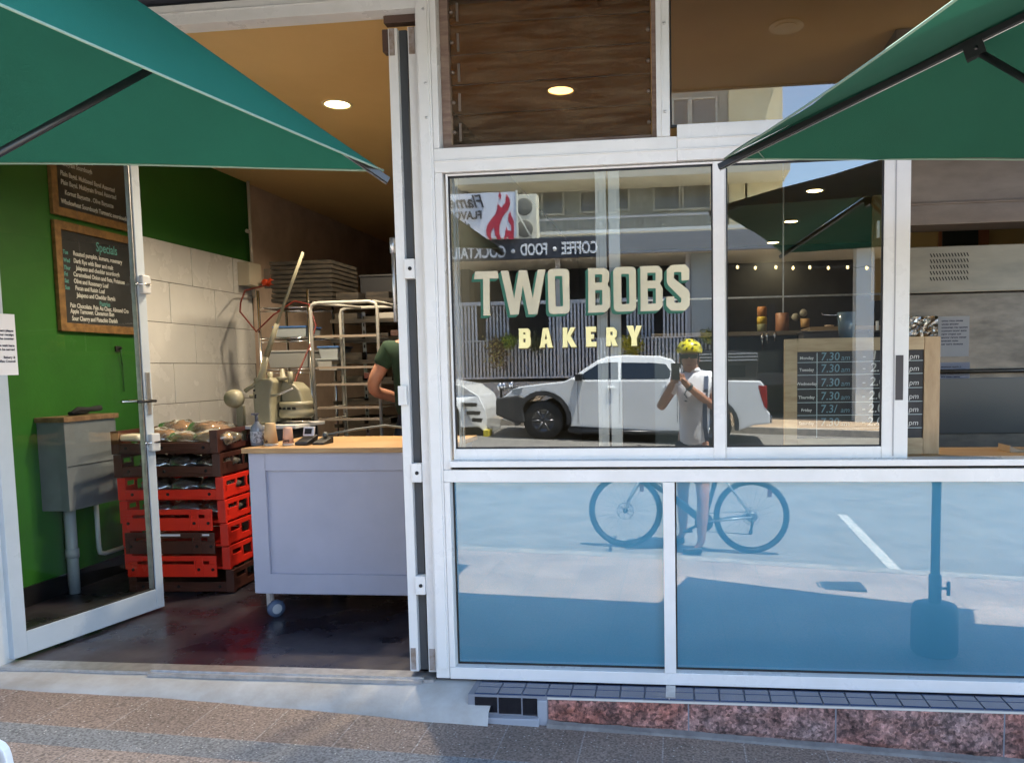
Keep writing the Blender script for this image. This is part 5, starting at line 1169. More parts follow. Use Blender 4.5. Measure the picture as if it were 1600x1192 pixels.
def bicycle():
    t = thing('bicycle', (.08, -3.98, road(.08, 3.98)), 'dark hybrid bicycle with disc brakes standing at the kerb under the cyclist', 'bicycle')
    s = -3.97; FX, RX = -.515, .665; rw = .352
    fz, rz0 = road(FX, 3.97)+rw+.004, road(RX, 3.97)+rw+.004
    fz = fz; TY = mat('tyre', (.014, .014, .015), .75); BK = mat('bike_paint', (.03, .045, .06), .3, coat=.5)
    for nm, X, Z in (('front_wheel', FX, fz), ('rear_wheel', RX, rz0)):
        b = MB(); n = 48; pts = [(X+(rw-.024)*math.cos(2*math.pi*k/n), s, Z+(rw-.024)*math.sin(2*math.pi*k/n)) for k in range(n+1)]; b.tube(pts, .0245, 8, cap=False)
        w_ = b.build('tyre', TY, t); w_.name = nm
        b = MB(); pts = [(X+(rw-.047)*math.cos(2*math.pi*k/n), s, Z+(rw-.047)*math.sin(2*math.pi*k/n)) for k in range(n+1)]; b.tube(pts, .011, 6, cap=False); b.build('rim', mat('black_rim', (.03, .03, .032), .3, .5), w_)
        b = MB()
        for k in range(28):
            a = 2*math.pi*k/28; sg = .022 if k % 2 else -.022; a2 = a+(.5 if (k//2) % 2 else -.5)
            b.tube([(X+.02*math.cos(a2), s+sg, Z+.02*math.sin(a2)), (X+(rw-.05)*math.cos(a), s, Z+(rw-.05)*math.sin(a))], .0017, 3, cap=False)
        b.build('spokes', CHROME, w_)
        b = MB(); b.lathe([(.001, -.05), (.014, -.05), (.014, -.028), (.024, -.026), (.016, -.02), (.016, .02), (.024, .026), (.014, .028), (.014, .05), (.001, .05)], (X, s, Z), n=14, axis='Y'); b.build('hub', BLKM, w_)
        b = MB(); n = 36; pts = [(X+.078*math.cos(2*math.pi*k/n), s+.036, Z+.078*math.sin(2*math.pi*k/n)) for k in range(n+1)]; b.tube(pts, .004, 4, cap=False)
        for k in range(6): a = k*math.pi/3; b.tube([(X+.02*math.cos(a), s+.036, Z+.02*math.sin(a)), (X+.078*math.cos(a+.5), s+.036, Z+.078*math.sin(a+.5))], .003, 4)
        b.build('brake_disc', mat('disc_steel', (.3, .3, .3), .3, .9), w_)
        b = MB(); a = .9 if X < 0 else .8; b.box(X+.14*math.cos(a)+.05, X+.14*math.cos(a)+.09, s-.004, s+.010, Z+.18, Z+.25, None); b.build('reflector', mat('orange_reflector', (.5, .10, .04), .2), w_)
    HT = Vector((-.335, s, fz+.46)); HB = Vector((-.365, s, fz+.33)); BB = Vector((.225, s, rz0-.055)); ST = Vector((.375, s, rz0+.48)); RA = Vector((RX, s, rz0))
    b = MB(); b.tube([HB+Vector((0, 0, .03)), BB], .036, 12); b.tube([HT, ST-Vector((.0, 0, .06))], .026, 10); b.tube([BB, ST], .022, 10); b.tube([HB-(HT-HB)*.1, HT+(HT-HB)*.15], .026, 12); b.build('frame', BK, t)
    for sg in (-.055, .055):
        q = Vector((0, sg, 0)); b = MB(); b.tube([BB+q*.6, RA+q], .011, 8); b.build('chain_stay', mat('stay_silver', (.5, .55, .56), .2, .7), t)
        b = MB(); b.tube([ST-Vector((.0, 0, .07))+q*.4, RA+q], .0085, 8); b.build('seat_stay', BK if sg < 0 else MATS['stay_silver'], t)
        FA = Vector((FX, s, fz)); b = MB(); b.tube([HB+q*.8+Vector((-.005, 0, -.03)), FA+Vector((.03, 0, .09))+q, FA+q], [.019, .015, .011], 8); b.build('fork_blade', BK if sg < 0 else MATS['stay_silver'], t)
    b = MB(); b.box(HB.x-.035, HB.x+.035, s-.06, s+.06, HB.z-.045, HB.z-.005); b.build('fork_crown', BK, t, bev=.01)
    b = MB(); b.tube([HT, HT+Vector((-.01, 0, .08)), HT+Vector((-.06, 0, .12))], .016, 8); b.tube([HT+Vector((-.06, -.31, .125)), HT+Vector((-.07, -.1, .12)), HT+Vector((-.07, .1, .12)), HT+Vector((-.06, .31, .125))], .0125, 8); b.build('handlebar', BLKM, t)
    for sg in (-1, 1):
        b = MB(); b.tube([HT+Vector((-.06, sg*.20, .123)), HT+Vector((-.055, sg*.32, .125))], .018, 8); b.build('grip', BLK, t)
        b = MB(); b.tube([HT+Vector((-.07, sg*.18, .12)), HT+Vector((-.10, sg*.24, .105)), HT+Vector((-.10, sg*.30, .10))], .006, 6); b.build('brake_lever', BLKM, t)
    b = MB(); b.tube([ST, ST+Vector((.04, 0, .14))], .014, 8); b.build('seat_post', BLKM, t)
    b = MB(); b.ball(ST+Vector((.03, 0, .165)), 1, 8, sx=.14, sy=.07, sz=.028); b.build('saddle', BLK, t, smooth=True)
    b = MB(); b.lathe([(.001, .03), (.085, .03), (.088, .034), (.001, .036)], tuple(BB), n=32, axis='Y', M=None)
    b.build('chainring', BLKM, t)
    b = MB(); b.box(-.012, .012, .036, .05, -.17, 0, Matrix.Translation(BB) @ Matrix.Rotation(R(65), 4, 'Y')); b.build('crank', BLKM, t)
    pd = (Matrix.Translation(BB) @ Matrix.Rotation(R(65), 4, 'Y')) @ Vector((0, .09, -.17))
    b = MB(); b.box(pd.x-.045, pd.x+.045, pd.y-.04, pd.y+.04, pd.z-.01, pd.z+.01); b.build('pedal', BLKM, t, bev=.003)
    b = MB(); b.lathe([(.001, .03), (.055, .03), (.035, .046), (.001, .047)], tuple(RA), n=24, axis='Y'); b.build('cassette', mat('disc_steel', ()) if 'disc_steel' not in MATS else MATS['disc_steel'], t)
    b = MB(); b.tube([RA+Vector((.01, .045, -.02)), RA+Vector((.0, .05, -.09)), RA+Vector((-.01, .05, -.14))], .014, 6); b.lathe([(.001, -.006), (.022, -.006), (.022, .006), (.001, .006)], tuple(RA+Vector((-.01, .045, -.145))), n=12, axis='Y'); b.build('derailleur', BLKM, t)
    b = MB(); b.tube([BB+Vector((0, .034, .085)), RA+Vector((0, .040, .05))], .004, 4); b.tube([BB+Vector((0, .034, -.085)), RA+Vector((-.01, .045, -.165))], .004, 4); b.build('chain', BLKM, t)
bicycle()

# ================================================================== ACROSS THE ROAD (seen in the windows)
SU = 12.0
def uz(px, py, s=SU): p = MIR(px, py, s); return (p.x, p.z)
CWH = mat('car_white', (.84, .86, .86), .22, coat=.8)
FLR = mat('flare_plastic', (.030, .032, .036), .5, c2=(.05, .05, .05), scale=5)
def arch(cx, cz, r, a0, a1, n=10): return [(cx+r*math.cos(R(a0+(a1-a0)*i/n)), cz+r*math.sin(R(a0+(a1-a0)*i/n))) for i in range(n+1)]
def ute():
    fwx, fwz = uz(849, 657); rwx = fwx+3.25; rwz = fwz-.043*3.25*1.0; W = 1.86; sl_ = lambda x: -.043*(x-fwx)
    y0, y1 = -SU-W, -SU
    t = thing('parked_ute', (fwx+1.6, -SU-W/2, road(fwx+1.6, SU)), 'white dual-cab ute with black canopy and bull bar parked across the road', 'ute')
    X0 = uz(776, 620)[0]; X1 = uz(1203, 640)[0]
    zt = lambda px, py: uz(px, py)
    prof = [(X0+.10, uz(776, 655)[1]), (X0+.12, uz(776, 622)[1]), zt(800, 609), zt(812, 604), zt(850, 599), zt(882, 596), zt(893, 590)]
    belt = [zt(905, 594), zt(1062, 594), zt(1066, 593), zt(1188, 595), (X1-.10, uz(1198, 602)[1]), (X1-.06, uz(1198, 640)[1]), (X1+.0, uz(1204, 646)[1]), (X1, uz(1204, 662)[1]), (X1-.30, uz(1190, 664)[1])]
    sz0 = uz(930, 665)[1]
    low = arch(rwx, rwz+.02, .47, -10, 190) ; lowf = arch(fwx, fwz+.02, .49, -10, 190)
    poly = prof + belt + [(rwx+.5, rwz-.10)] + low + [(rwx-.52, rwz-.13), (fwx+.55, fwz-.12)] + lowf + [(fwx-.55, fwz-.05)]
    b = MB(); b.prism(poly, y0, y1, 'Y')
    b.build('body', CWH, t, bev=.028, seg=2)
    # cabin
    cab = [zt(886, 597), zt(910, 578), zt(932, 563), zt(948, 557), zt(975, 554.5), zt(1030, 556), zt(1050, 561), zt(1063, 575), zt(1066, 594)]
    bz = uz(950, 594)[1]
    def cabin(name, poly, m_, inset=0.0, bev=.02, tumble=.30, par=t):
        b = MB(); b.prism(poly, y0+.03-inset, y1-.03+inset, 'Y')
        for v in b.bm.verts:
            h = max(0, v.co.z-bz); c_ = (y0+y1)/2; v.co.y = c_+(v.co.y-c_)*(1-tumble*h)
        return b.build(name, m_, par, bev=bev)
    cabin('cabin', cab, CWH, bev=.03)
    for nm, pl in (('side_window', [zt(904, 593), zt(912, 583), zt(934, 568.5), zt(950, 566), zt(965, 566), zt(966, 592.5)]), ('side_window', [zt(970, 592.5), zt(970, 566.3), zt(1020, 567), zt(1040, 569), zt(1048, 580), zt(1046, 592)])):
        cabin(nm, pl, CARG, inset=.006, bev=0)
    b = MB(); b.quad(*[Vector((x, y, z+.012)) for (x, z), y in ((zt(888, 596), y0+.15), (zt(888, 596), y1-.15), (zt(931, 564), y1-.30), (zt(931, 564), y0+.30))]); b.build('windscreen', CARG, t)
    # flares, bumper, bull bar
    for cx, cz, r0, r1 in ((fwx, fwz, .475, .565), (rwx, rwz, .455, .53)):
        b = MB(); o_ = arch(cx, cz+.02, r1, -12, 192, 16); i_ = arch(cx, cz+.02, r0, 192, -12, 16); b.prism(o_+i_, y1-.10, y1+.045, 'Y'); b.build('wheel_flare', FLR, t, bev=.008)
        b = MB(); b.prism(o_+i_, y0-.045, y0+.10, 'Y'); b.build('wheel_flare', FLR, t, bev=.008)
    b = MB(); b.prism([zt(776, 622), zt(812, 617), zt(822, 622), zt(818, 640), zt(822, 660), zt(808, 661), zt(795, 656), zt(776, 648)], y0-.02, y1+.05, 'Y'); b.build('front_bumper', FLR, t, bev=.04, seg=3)
    for yy in (y1-.35, y0+.35):
        b = MB(); b.tube([(X0+.02, yy, zt(780, 625)[1]), (X0+.02, yy, zt(785, 612)[1]), (X0+.12, yy, zt(790, 607)[1])], .028, 8); b.build('bull_bar', BLKM, t)
    b = MB(); b.tube([(X0+.05, y0+.2, zt(785, 609)[1]), (X0+.05, y1-.2, zt(785, 609)[1])], .028, 8); b.build('bull_bar', BLKM, t)
    for yy in (y1-.30, y1-.62, y0+.45):
        b = MB(); b.lathe([(.001, -.05), (.07, -.04), (.09, .03), (.001, .035)], (X0+.02, yy, zt(790, 606)[1]+.02), n=16, axis='X'); b.build('driving_light', CHROME, t)
    b = MB(); b.prism([zt(800, 608), zt(818, 605), zt(816, 613), zt(812, 618), zt(800, 614)], y1-.30, y1+.003, 'Y'); b.build('headlight', mat('lamp_lens', (.35, .38, .40), .05, spec=.9), t, bev=.01)
    b = MB(); b.box(X0+.085, X0+.11, y0+.35, y1-.35, zt(790, 640)[1], zt(790, 617)[1]); b.build('grille', BLK, t)
    # wheels
    for yy, sg in ((y1-.12, 1), (y0+.12, -1)):
        for cx, cz in ((fwx, fwz), (rwx, rwz)):
            b = MB(); b.lathe([(.23, -.13), (.36, -.13), (.39, -.10), (.39, .10), (.36, .13), (.23, .13)], (cx, yy, cz), n=32, axis='Y', open_=True); w_ = b.build('tyre', mat('car_tyre', (.02, .02, .02), .8), t); w_.name = 'wheel'
            b = MB(); b.lathe([(.001, .09), (.05, .10), (.06, .07), (.20, .06), (.235, .128), (.235, -.1), (.001, -.1)], (cx, yy, cz), n=24, axis='Y', M=Matrix.Diagonal((1, sg, 1)))
            for k in range(6):
                a = k*math.pi/3; b.tube([(cx+.04*math.cos(a), yy+sg*.10, cz+.04*math.sin(a)), (cx+.22*math.cos(a), yy+sg*.115, cz+.22*math.sin(a))], .022, 6)
            b.build('rim', mat('alloy_black', (.16, .16, .165), .3, .7), w_)
    # mirror, side step, handles, door lines, snorkel
    b = MB(); b.box(zt(905, 590)[0]-.06, zt(905, 590)[0]+.08, y1-.02, y1+.20, zt(905, 595)[1], zt(905, 584)[1]); b.build('wing_mirror', BLKM, t, bev=.03, seg=3)
    b = MB(); b.tube([(fwx+.62, y1+.06, sz0-.10), (rwx-.60, y1+.06, sz0-.10-.05)], .045, 8); b.build('side_step', BLKM, t)
    b = MB(); b.prism([(fwx+.5, sz0-.02), (rwx-.5, sz0-.06), (rwx-.5, sz0-.14), (fwx+.5, sz0-.12)], y0+.05, y1-.01, 'Y'); b.build('sill', FLR, t)
    for px in (903, 968, 1058):
        x = zt(px, 600)[0]; b = MB(); b.box(x-.004, x+.004, y1+.0, y1+.003, sz0+.05, bz-.02); b.build('door_gap', DARK, t)
    for px in (955, 1042):
        x = zt(px, 604)[0]; b = MB(); b.box(x-.08, x+.08, y1+.001, y1+.035, zt(px, 606)[1]-.015, zt(px, 606)[1]+.018); b.build('door_handle', CWH, t, bev=.008)
    b = MB(); b.prism([zt(1184, 602), zt(1198, 603), zt(1199, 640), zt(1194, 636), zt(1188, 618)], y1-.20, y1+.004, 'Y'); b.build('tail_light', mat('tail_red', (.35, .01, .01), .1, spec=.8), t, bev=.01)
    b = MB(); b.box(X1-.02, X1+.05, y0+.1, y1-.1, zt(1200, 662)[1], zt(1200, 650)[1]); b.build('rear_bumper', CHROME, t, bev=.01)
    # black canopy / tub cover with roof rack
    cp = [zt(1070, 593), zt(1074, 549), zt(1120, 547), zt(1180, 550), zt(1186, 556), zt(1183, 593)]
    b = MB(); b.prism(cp, y0+.08, y1-.08, 'Y'); cn = b.build('canopy', mat('canopy_black', (.022, .022, .024), .3, spec=.6), t, bev=.03)
    b = MB()
    for k in range(3): z = zt(1130, 553+k*5)[1]; b.box(zt(1080, 560)[0], zt(1184, 560)[0], y1-.079, y1-.066, z-.012, z+.012)
    b.build('canopy_rib', mat('trim_grey', (.6, .61, .62), .3, .4), cn)
    b = MB(); b.box(zt(1128, 575)[0], zt(1165, 575)[0], y1-.079, y1-.07, zt(1140, 590)[1], zt(1140, 571)[1]); b.build('canopy_window', CARG, cn)
    b = MB(); b.prism([(zt(1060, 545)[0], zt(1060, 546)[1]), (zt(1180, 545)[0], zt(1180, 547)[1]), (zt(1186, 548)[0], zt(1186, 550)[1]), (zt(1060, 548)[0], zt(1060, 550)[1])], y0+.15, y1-.15, 'Y'); b.build('roof_rack', BLKM, cn)
ute()
def hatch():
    t = thing('parked_car', (-5.9, -SU-.9, road(-5.9, SU)), 'white car nose to nose with the ute, only its slotted bumper and yellow plate reflected', 'car')
    y0, y1 = -SU-1.78, -SU
    z = lambda px, py: uz(px, py)
    nx = z(757, 650)[0]; g_ = lambda x: road(x, 12.5)
    poly = [(nx-4.2, g_(-8)+.35), (nx-4.25, g_(-8)+.9), (nx-3.9, g_(-8)+1.1), (nx-3.3, g_(-7)+1.45), (nx-1.9, g_(-6)+1.50), (nx-1.3, z(700, 590)[1]), (nx-.85, z(705, 598)[1]+.02), (nx-.45, z(728, 602)[1]), (nx-.15, z(745, 618)[1]), (nx-.03, z(754, 640)[1]), (nx, z(757, 655)[1]), (nx-.02, z(756, 680)[1]), (nx-.15, g_(nx)+.18), (nx-.48, g_(nx)+.18)]
    wx, wz_ = nx-.85, g_(nx-.85)+.32; wx2 = nx-3.45; wz2 = g_(wx2)+.32
    poly += arch(wx, wz_, .37, -20, 200)+[(wx-.5, g_(wx)+.18)]+arch(wx2, wz2, .37, -20, 200)
    b = MB(); b.prism(poly, y0, y1, 'Y')
    for v in b.bm.verts:
        c_ = (y0+y1)/2; h = max(0, v.co.x-(nx-.7)); v.co.y = c_+(v.co.y-c_)*(1-.28*h*h/.49); hh = max(0, v.co.z-(g_(-5)+1.0)); v.co.y = c_+(v.co.y-c_)*(1-.25*hh)
    b.build('body', CWH, t, bev=.05, seg=3)
    for yy in (y1-.12, y0+.12):
        for cx, cz in ((wx, wz_), (wx2, wz2)):
            b = MB(); b.lathe([(.001, -.10), (.29, -.10), (.32, -.07), (.32, .07), (.29, .10), (.001, .10)], (cx, yy, cz), n=28, axis='Y'); w_ = b.build('tyre', MATS['car_tyre'], t); w_.name = 'wheel'
            b = MB(); b.lathe([(.001, -.11), (.2, -.11), (.2, .11), (.001, .11)], (cx, yy, cz), n=20, axis='Y'); b.build('rim', ALU, w_)
    for k, (px, py, px2) in enumerate(((722, 632, 746), (730, 645, 751), (738, 656, 754))):
        a, c_ = z(px, py), z(px2, py); b = MB(); b.prism([(a[0], a[1]-.035), (c_[0]-.02, c_[1]-.045), (c_[0], c_[1]+.03), (a[0], a[1]+.04)], y1-.06, y1+.004, 'Y'); b.build('bumper_slot', BLK, t, bev=.008)
    b = MB(); b.box(z(753, 680)[0], z(761, 680)[0], y1-.50, y1-.14, z(755, 690)[1], z(755, 673)[1]); b.build('number_plate', mat('yellow_plate', (.62, .50, .03), .5), t, bev=.004)
    b = MB(); b.prism([(nx-1.5, g_(-5)+1.02), (nx-2.0, g_(-5)+1.36), (nx-3.2, g_(-7)+1.34), (nx-3.7, g_(-7)+1.02)], y1-.09, y1-.02, 'Y'); b.build('side_window', CARG, t)
hatch()

# cafe building
SF = 16.2
cb = thing('cafe_building', (-2, -19.3, .5), 'cafe building across the road with batten screens, dark awning fascia and grey upper storeys', 'building')
GW = mat('grey_render', (.40, .41, .38), .85, c2=(.36, .37, .34), scale=1.5)
CRM = mat('cream_render', (.85, .76, .52), .85, c2=(.80, .71, .48), scale=1.5)
WF = mat('window_frame_pale', (.55, .54, .48), .5)
XE = MIR(1222, 258, 19.3).x
b = MB(); xc = MIR(1133, 300, 19.3).x+.1
b.box(-5.7, xc, -26, -19.3, .3, 13); b.build('wall', GW, cb)
b = MB(); b.box(xc, XE, -26, -19.22, .3, 13); b.build('wall', CRM, cb)
b = MB(); b.box(-5.9, XE+.03, -19.29, -17.9, MIR(900, 283, 18).z, MIR(900, 270, 18).z+.05); b.build('balcony_slab', mat('beige_slab', (.62, .57, .45), .8), cb, bev=.01)
b = MB(); b.box(-5.7, XE, -19.29, -18.0, 9.9, 10.2); b.build('balcony_slab', MATS['beige_slab'], cb)
def win(px0, py0, px1, py1, s=19.3, mull=True):
    a, c_ = MIR(px0, py0, s), MIR(px1, py1, s); x0, x1, z0, z1 = a.x, c_.x, c_.z, a.z
    b = MB(); fr = .055; y = -s+.02
    for q in ((x0, x0+fr, z0, z1), (x1-fr, x1, z0, z1), (x0+fr, x1-fr, z0, z0+fr), (x0+fr, x1-fr, z1-fr, z1)): b.box(q[0], q[1], y, y+.06, q[2], q[3])
    o = b.build('window', WF, cb)
    b = MB(); b.box(x0+fr, x1-fr, y, y+.02, z0+fr, z1-fr); b.build('pane', mat('far_window', (.14, .15, .15), .15, c2=(.22, .23, .22), scale=1.0, stretch=(5, 1, .4)), o)
for q in ((846, 300, 883, 337), (905, 299, 934, 334), (1020, 288, 1064, 330), (1065, 284, 1112, 328), (1050, 155, 1078, 205), (1078, 154, 1121, 204), (1134, 273, 1167, 322), (960, 292, 985, 330)): win(*q)
b = MB(); z0 = MIR(890, 365, 17.6).z; z1 = MIR(890, 341, 17.6).z
b.box(-5.6, XE-.1, -17.65, -17.6, z1-.05, z1)
for i in range(60): b.box(-5.6+i*.145, -5.59+i*.145, -17.64, -17.61, z0, z1-.05)
b.build('balcony_rail', mat('rail_grey', (.42, .42, .42), .5), cb)
b = MB(); b.box(-5.7, 9, -17.7, -17.4, MIR(900, 366, 17.4).z, MIR(900, 361, 17.4).z); b.build('gutter', mat('gutter_white', (.75, .75, .68), .5), cb)
b = MB(); b.lathe([(.06, 0), (.12, .05), (.13, .10), (.001, .11)], (MIR(1190, 284, 19.2).x, -19.12, MIR(1190, 286, 19.2).z), n=14); b.build('wall_light', mat('fitting_tan', (.35, .30, .22), .5), cb)
# fascia and awning
FAS = mat('fascia_charcoal', (.045, .048, .058), .6)
zf0, zf1 = MIR(830, 405, SF).z, MIR(830, 373, SF).z
b = MB(); b.box(-9, MIR(938, 390, SF).x+.18, -SF-.10, -SF, zf0, zf1); b.build('fascia', FAS, cb, bev=.01)
b = MB(); b.box(MIR(938, 390, SF).x+.181, 9, -SF-.12, -SF-.02, zf0+.05, zf1+.04); b.build('fascia', mat('fascia_grey', (.24, .25, .26), .6), cb, bev=.01)
b = MB(); b.box(-9, 9, -19.29, -SF-.121, zf0+.10, zf0+.16); b.build('awning_soffit', mat('soffit_cream', (.85, .78, .62), .8), cb)
b = MB(); b.box(-9, 9, -17.39, -SF-.12, zf1-.02, zf1+.02); b.build('awning_roof', mat('iron_roof', (.4, .4, .4), .4, .5), cb)
TXTW = mat('letter_white', (.75, .77, .78), .6)
def fit(word, pl, pr, pt, pb, s, m_, par, name='lettering', bold=.02, shear=0, xs=None):
    """word whose reading order runs from pixel pl to pr in the reflection (pl > pr: it is seen mirrored)"""
    A = MIR(pl, pb, s); Bv = MIR(pr, pb, s); Tt = MIR(pl, pt, s)
    me = text_mesh(word, 1.0, bold=bold, extr=.01, shear=shear)
    xs_ = [v.co.x for v in me.vertices]; ys_ = [v.co.y for v in me.vertices]
    sx = abs(Bv.x-A.x)/(max(xs_)-min(xs_)); sy = (Tt.z-A.z)/(max(ys_)-min(ys_))
    x0, y0 = min(xs_), min(ys_); dz = (Bv.z-A.z)
    W_ = max(xs_)-x0
    for v in me.vertices:
        u = (v.co.x-x0); v.co = Vector((A.x-u*sx, -s+.015+v.co.z, A.z+(v.co.y-y0)*sy))
    return obj(name, me, m_, par)
zb0 = 3.0
for wd, pl, pr, pt, pb in (('COFFEE', 934, 878, 376.5, 396.5), ('FOOD', 855.5, 814, 380, 399), ('COCKTAILS', 791, 701, 384, 403)):
    fit(wd, pl, pr, pt, pb, SF-.0, TXTW, cb, bold=.025)
for px, py in ((867, 389.5), (802.5, 393)):
    p = MIR(px, py, SF); b = MB(); b.lathe([(.001, 0), (.05, 0), (.05, .02), (.001, .021)], (p.x, -SF+.002, p.z), n=18, axis='Y'); b.build('lettering_dot', TXTW, cb)
# flame sign
sg = thing('cafe_sign', (-5, -16.0, zf1), 'pale cafe sign with a red flame standing on the awning across the road', 'sign')
SS = 16.05
a, c_ = MIR(806, 300, SS), MIR(700, 376, SS)
b = MB(); b.box(c_.x-1.2, a.x, -SS-.06, -SS, zf1+.02, a.z); b.build('sign_panel', mat('sign_panel', (.72, .74, .80), .5), sg)
b = MB(); b.box(a.x, a.x+.035, -SS-.08, -SS+.02, zf1+.0, a.z+.04); b.tube([(a.x+.02, -SS+.0, zf1+.6), (a.x+.3, -SS-.5, zf1+.02)], .02, 6); b.build('sign_frame', mat('sign_edge', (.7, .7, .62), .5), sg)
def zp(X, Y): return MIR(700+X/8.5125, 280+Y/8.5125, SS)
def shape(loops, m_, name, off=.008):
    LL = [[(zp(*q).x, zp(*q).z) for q in L] for L in loops]
    me = curve_mesh(LL, .003)
    for v in me.vertices: v.co = Vector((v.co.x, -SS+off+v.co.z, v.co.y))
    return obj(name, me, m_, sg)
FR = mat('flame_red', (.55, .035, .06), .5, c2=(.42, .03, .06), scale=12)
shape([[(780, 205), (825, 270), (830, 340), (800, 420), (750, 480), (715, 550), (690, 640), (690, 720), (712, 805), (660, 808), (630, 740), (615, 640), (585, 690), (575, 750), (590, 812), (560, 812), (525, 760), (512, 690), (530, 610), (580, 540), (640, 470), (660, 400), (665, 325), (700, 370), (715, 390), (760, 330), (775, 270)]], FR, 'flame')
shape([[(830, 430), (850, 500), (880, 560), (882, 800), (820, 808), (800, 760), (775, 808), (750, 808), (780, 640), (800, 690), (850, 690), (845, 620), (805, 560), (805, 500)]], FR, 'flame')
shape([[(690, 172), (715, 215), (708, 275), (675, 235)]], FR, 'flame')
SI = mat('sign_ink', (.02, .02, .03), .6)
fit('Flame', 757, 702, 305, 325, SS, SI, sg, shear=.35, bold=.01); fit('FLAVOUR', 753, 690, 330, 343, SS, SI, sg, bold=.02)
fit('the Bar', 736, 694, 346, 362, SS, SI, sg, shear=.35, bold=.0); fit('CAFE - RESTAURANT', 750, 688, 368, 373, SS, SI, sg, bold=.02)
# air conditioner
t = thing('air_conditioner', (MIR(823, 340, 16.8).x, -16.9, zf1), 'cream twin-fan air conditioner beside the flame sign on the awning', 'air conditioner')
a, c_ = MIR(806, 305, 16.8), MIR(840, 371, 16.8)
b = MB(); b.box(a.x, c_.x, -17.15, -16.8, c_.z-.1, a.z); b.build('casing', mat('ac_cream', (.80, .76, .60), .5), t, bev=.02)
for fz_ in (.26, .73):
    b = MB(); z_ = a.z+(c_.z-.1-a.z)*fz_; xx = a.x+(c_.x-a.x)*.40; b.lathe([(.001, .002), (.21, .002), (.215, .012), (.20, .016), (.001, .010)], (xx, -16.8, z_), n=28, axis='Y'); b.build('fan_grille', mat('ac_grille', (.22, .21, .17), .6), t)
# screens, posts, dark verandah
SW = 16.8
BAT = mat('batten_grey', (.52, .54, .58), .6, c2=(.46, .48, .52), scale=3)
def bat(name, pxa, pxb, zt0, zb_, y=-SW, pitch=.0915, w_=.052):
    xa, xb_ = MIR(pxa, 500, SW).x, MIR(pxb, 500, SW).x; b = MB(); x = xa
    while x < xb_: b.box(x, x+w_, y-.02, y, zb_, zt0); x += pitch
    return b.build(name, BAT, t)
t = thing('batten_fence', (-2.3, -SW, ffoot(-2, SW)), 'grey vertical batten screen along the cafe verandah, in two rows', 'fence')
zA, zB, zC = MIR(890, 587, SW).z, MIR(890, 531, SW).z, MIR(890, 474, SW).z
bat('lower_battens', 640, 1112, zB, zA)
bat('upper_battens', 640, 748, zC, zB+.03); bat('upper_battens', 858, 930, zC, zB+.03); bat('upper_battens', 1036, 1076, zC, zB+.03); bat('inner_battens', 756, 792, zC, zB+.03, y=-SW-.25); bat('inner_battens', 978, 1022, zC, zB+.03, y=-SW-.25)
b = MB(); xa, xb_ = MIR(640, 500, SW).x, MIR(1112, 500, SW).x
b.box(xa, xb_, -SW-.03, -SW+.015, zA-.05, zA); b.box(xa, xb_, -SW-.03, -SW+.012, zB, zB+.03); b.box(xa, MIR(1078, 500, SW).x, -SW-.03, -SW+.02, zC, zC+.09); b.build('screen_rail', BAT, t)
t = thing('low_wall', (-3, -17.0, ffoot(-3, 17)), 'low grey rendered wall under the batten screen across the road', 'wall')
b = MB(); b.box(MIR(640, 500, SW).x, MIR(1112, 500, SW).x, -17.15, -SW-.0, ffoot(-6, 17)-1.0, MIR(790, 597, SW).z); b.build('wall_face', mat('wall_grey', (.45, .45, .45), .85, c2=(.38, .38, .38), scale=2), t)
b = MB(); b.box(-6, 1.4, -17.0, -16.95, MIR(790, 597, SW).z, zA-.05); b.build('dark_gap', DARK, t)
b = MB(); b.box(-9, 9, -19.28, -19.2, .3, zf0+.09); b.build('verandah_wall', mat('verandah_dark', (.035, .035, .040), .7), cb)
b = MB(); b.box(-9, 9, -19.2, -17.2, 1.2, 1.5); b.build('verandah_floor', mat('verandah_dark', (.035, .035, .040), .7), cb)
for px in (712, 872, 1075):
    x = MIR(px, 440, SW).x; b = MB(); b.box(x-.06, x+.06, -SW-.14, -SW-.03, zA, zf0+.10); b.build('verandah_post', mat('post_pale', (.45, .45, .46), .6), cb)
b = MB(); b.box(MIR(1080, 450, SW).x, MIR(1116, 450, SW).x, -17.6, -SW-.0, ffoot(1, 17)-.5, zf0+.09); b.build('verandah_pier', mat('pier_grey', (.38, .41, .41), .8), cb)
# pillar and festoon bulbs under the awning further along
a, c_ = MIR(1338, 417, 16.6), MIR(1366, 417, 16.6)
b = MB(); b.box(a.x, c_.x, -17.0, -16.6, ffoot(4, 17)-.6, a.z+.5); b.build('awning_pillar', mat('pillar_white', (.75, .78, .76), .7), cb)
BULB = mat('festoon_bulb', (1, .8, .4), .4, emit=(1, .72, .32), estr=2.2)
t = thing('festoon_lights', (2.5, -16.1, 4), 'string of small lit bulbs along the far awning edge, right of the white ute', 'string lights')
pts = []
for i, px in enumerate((1120, 1152, 1180, 1212, 1239, 1265, 1294, 1324, 1354, 1385)):
    p = MIR(px, 416 - (i % 2)*1, 16.0); pts += [p, p]
    b = MB(); b.ball(p-Vector((0, 0, .045)), .034, 6, sz=1.3); b.build('bulb', BULB, t, smooth=True)
b = MB(); q = []
for u, v in zip(pts[::2], pts[2::2]): q += [u, u.lerp(v, .5)-Vector((0, 0, .05))]
q.append(pts[-1]); b.tube(q, .006, 4); b.build('light_cable', BLK, t)
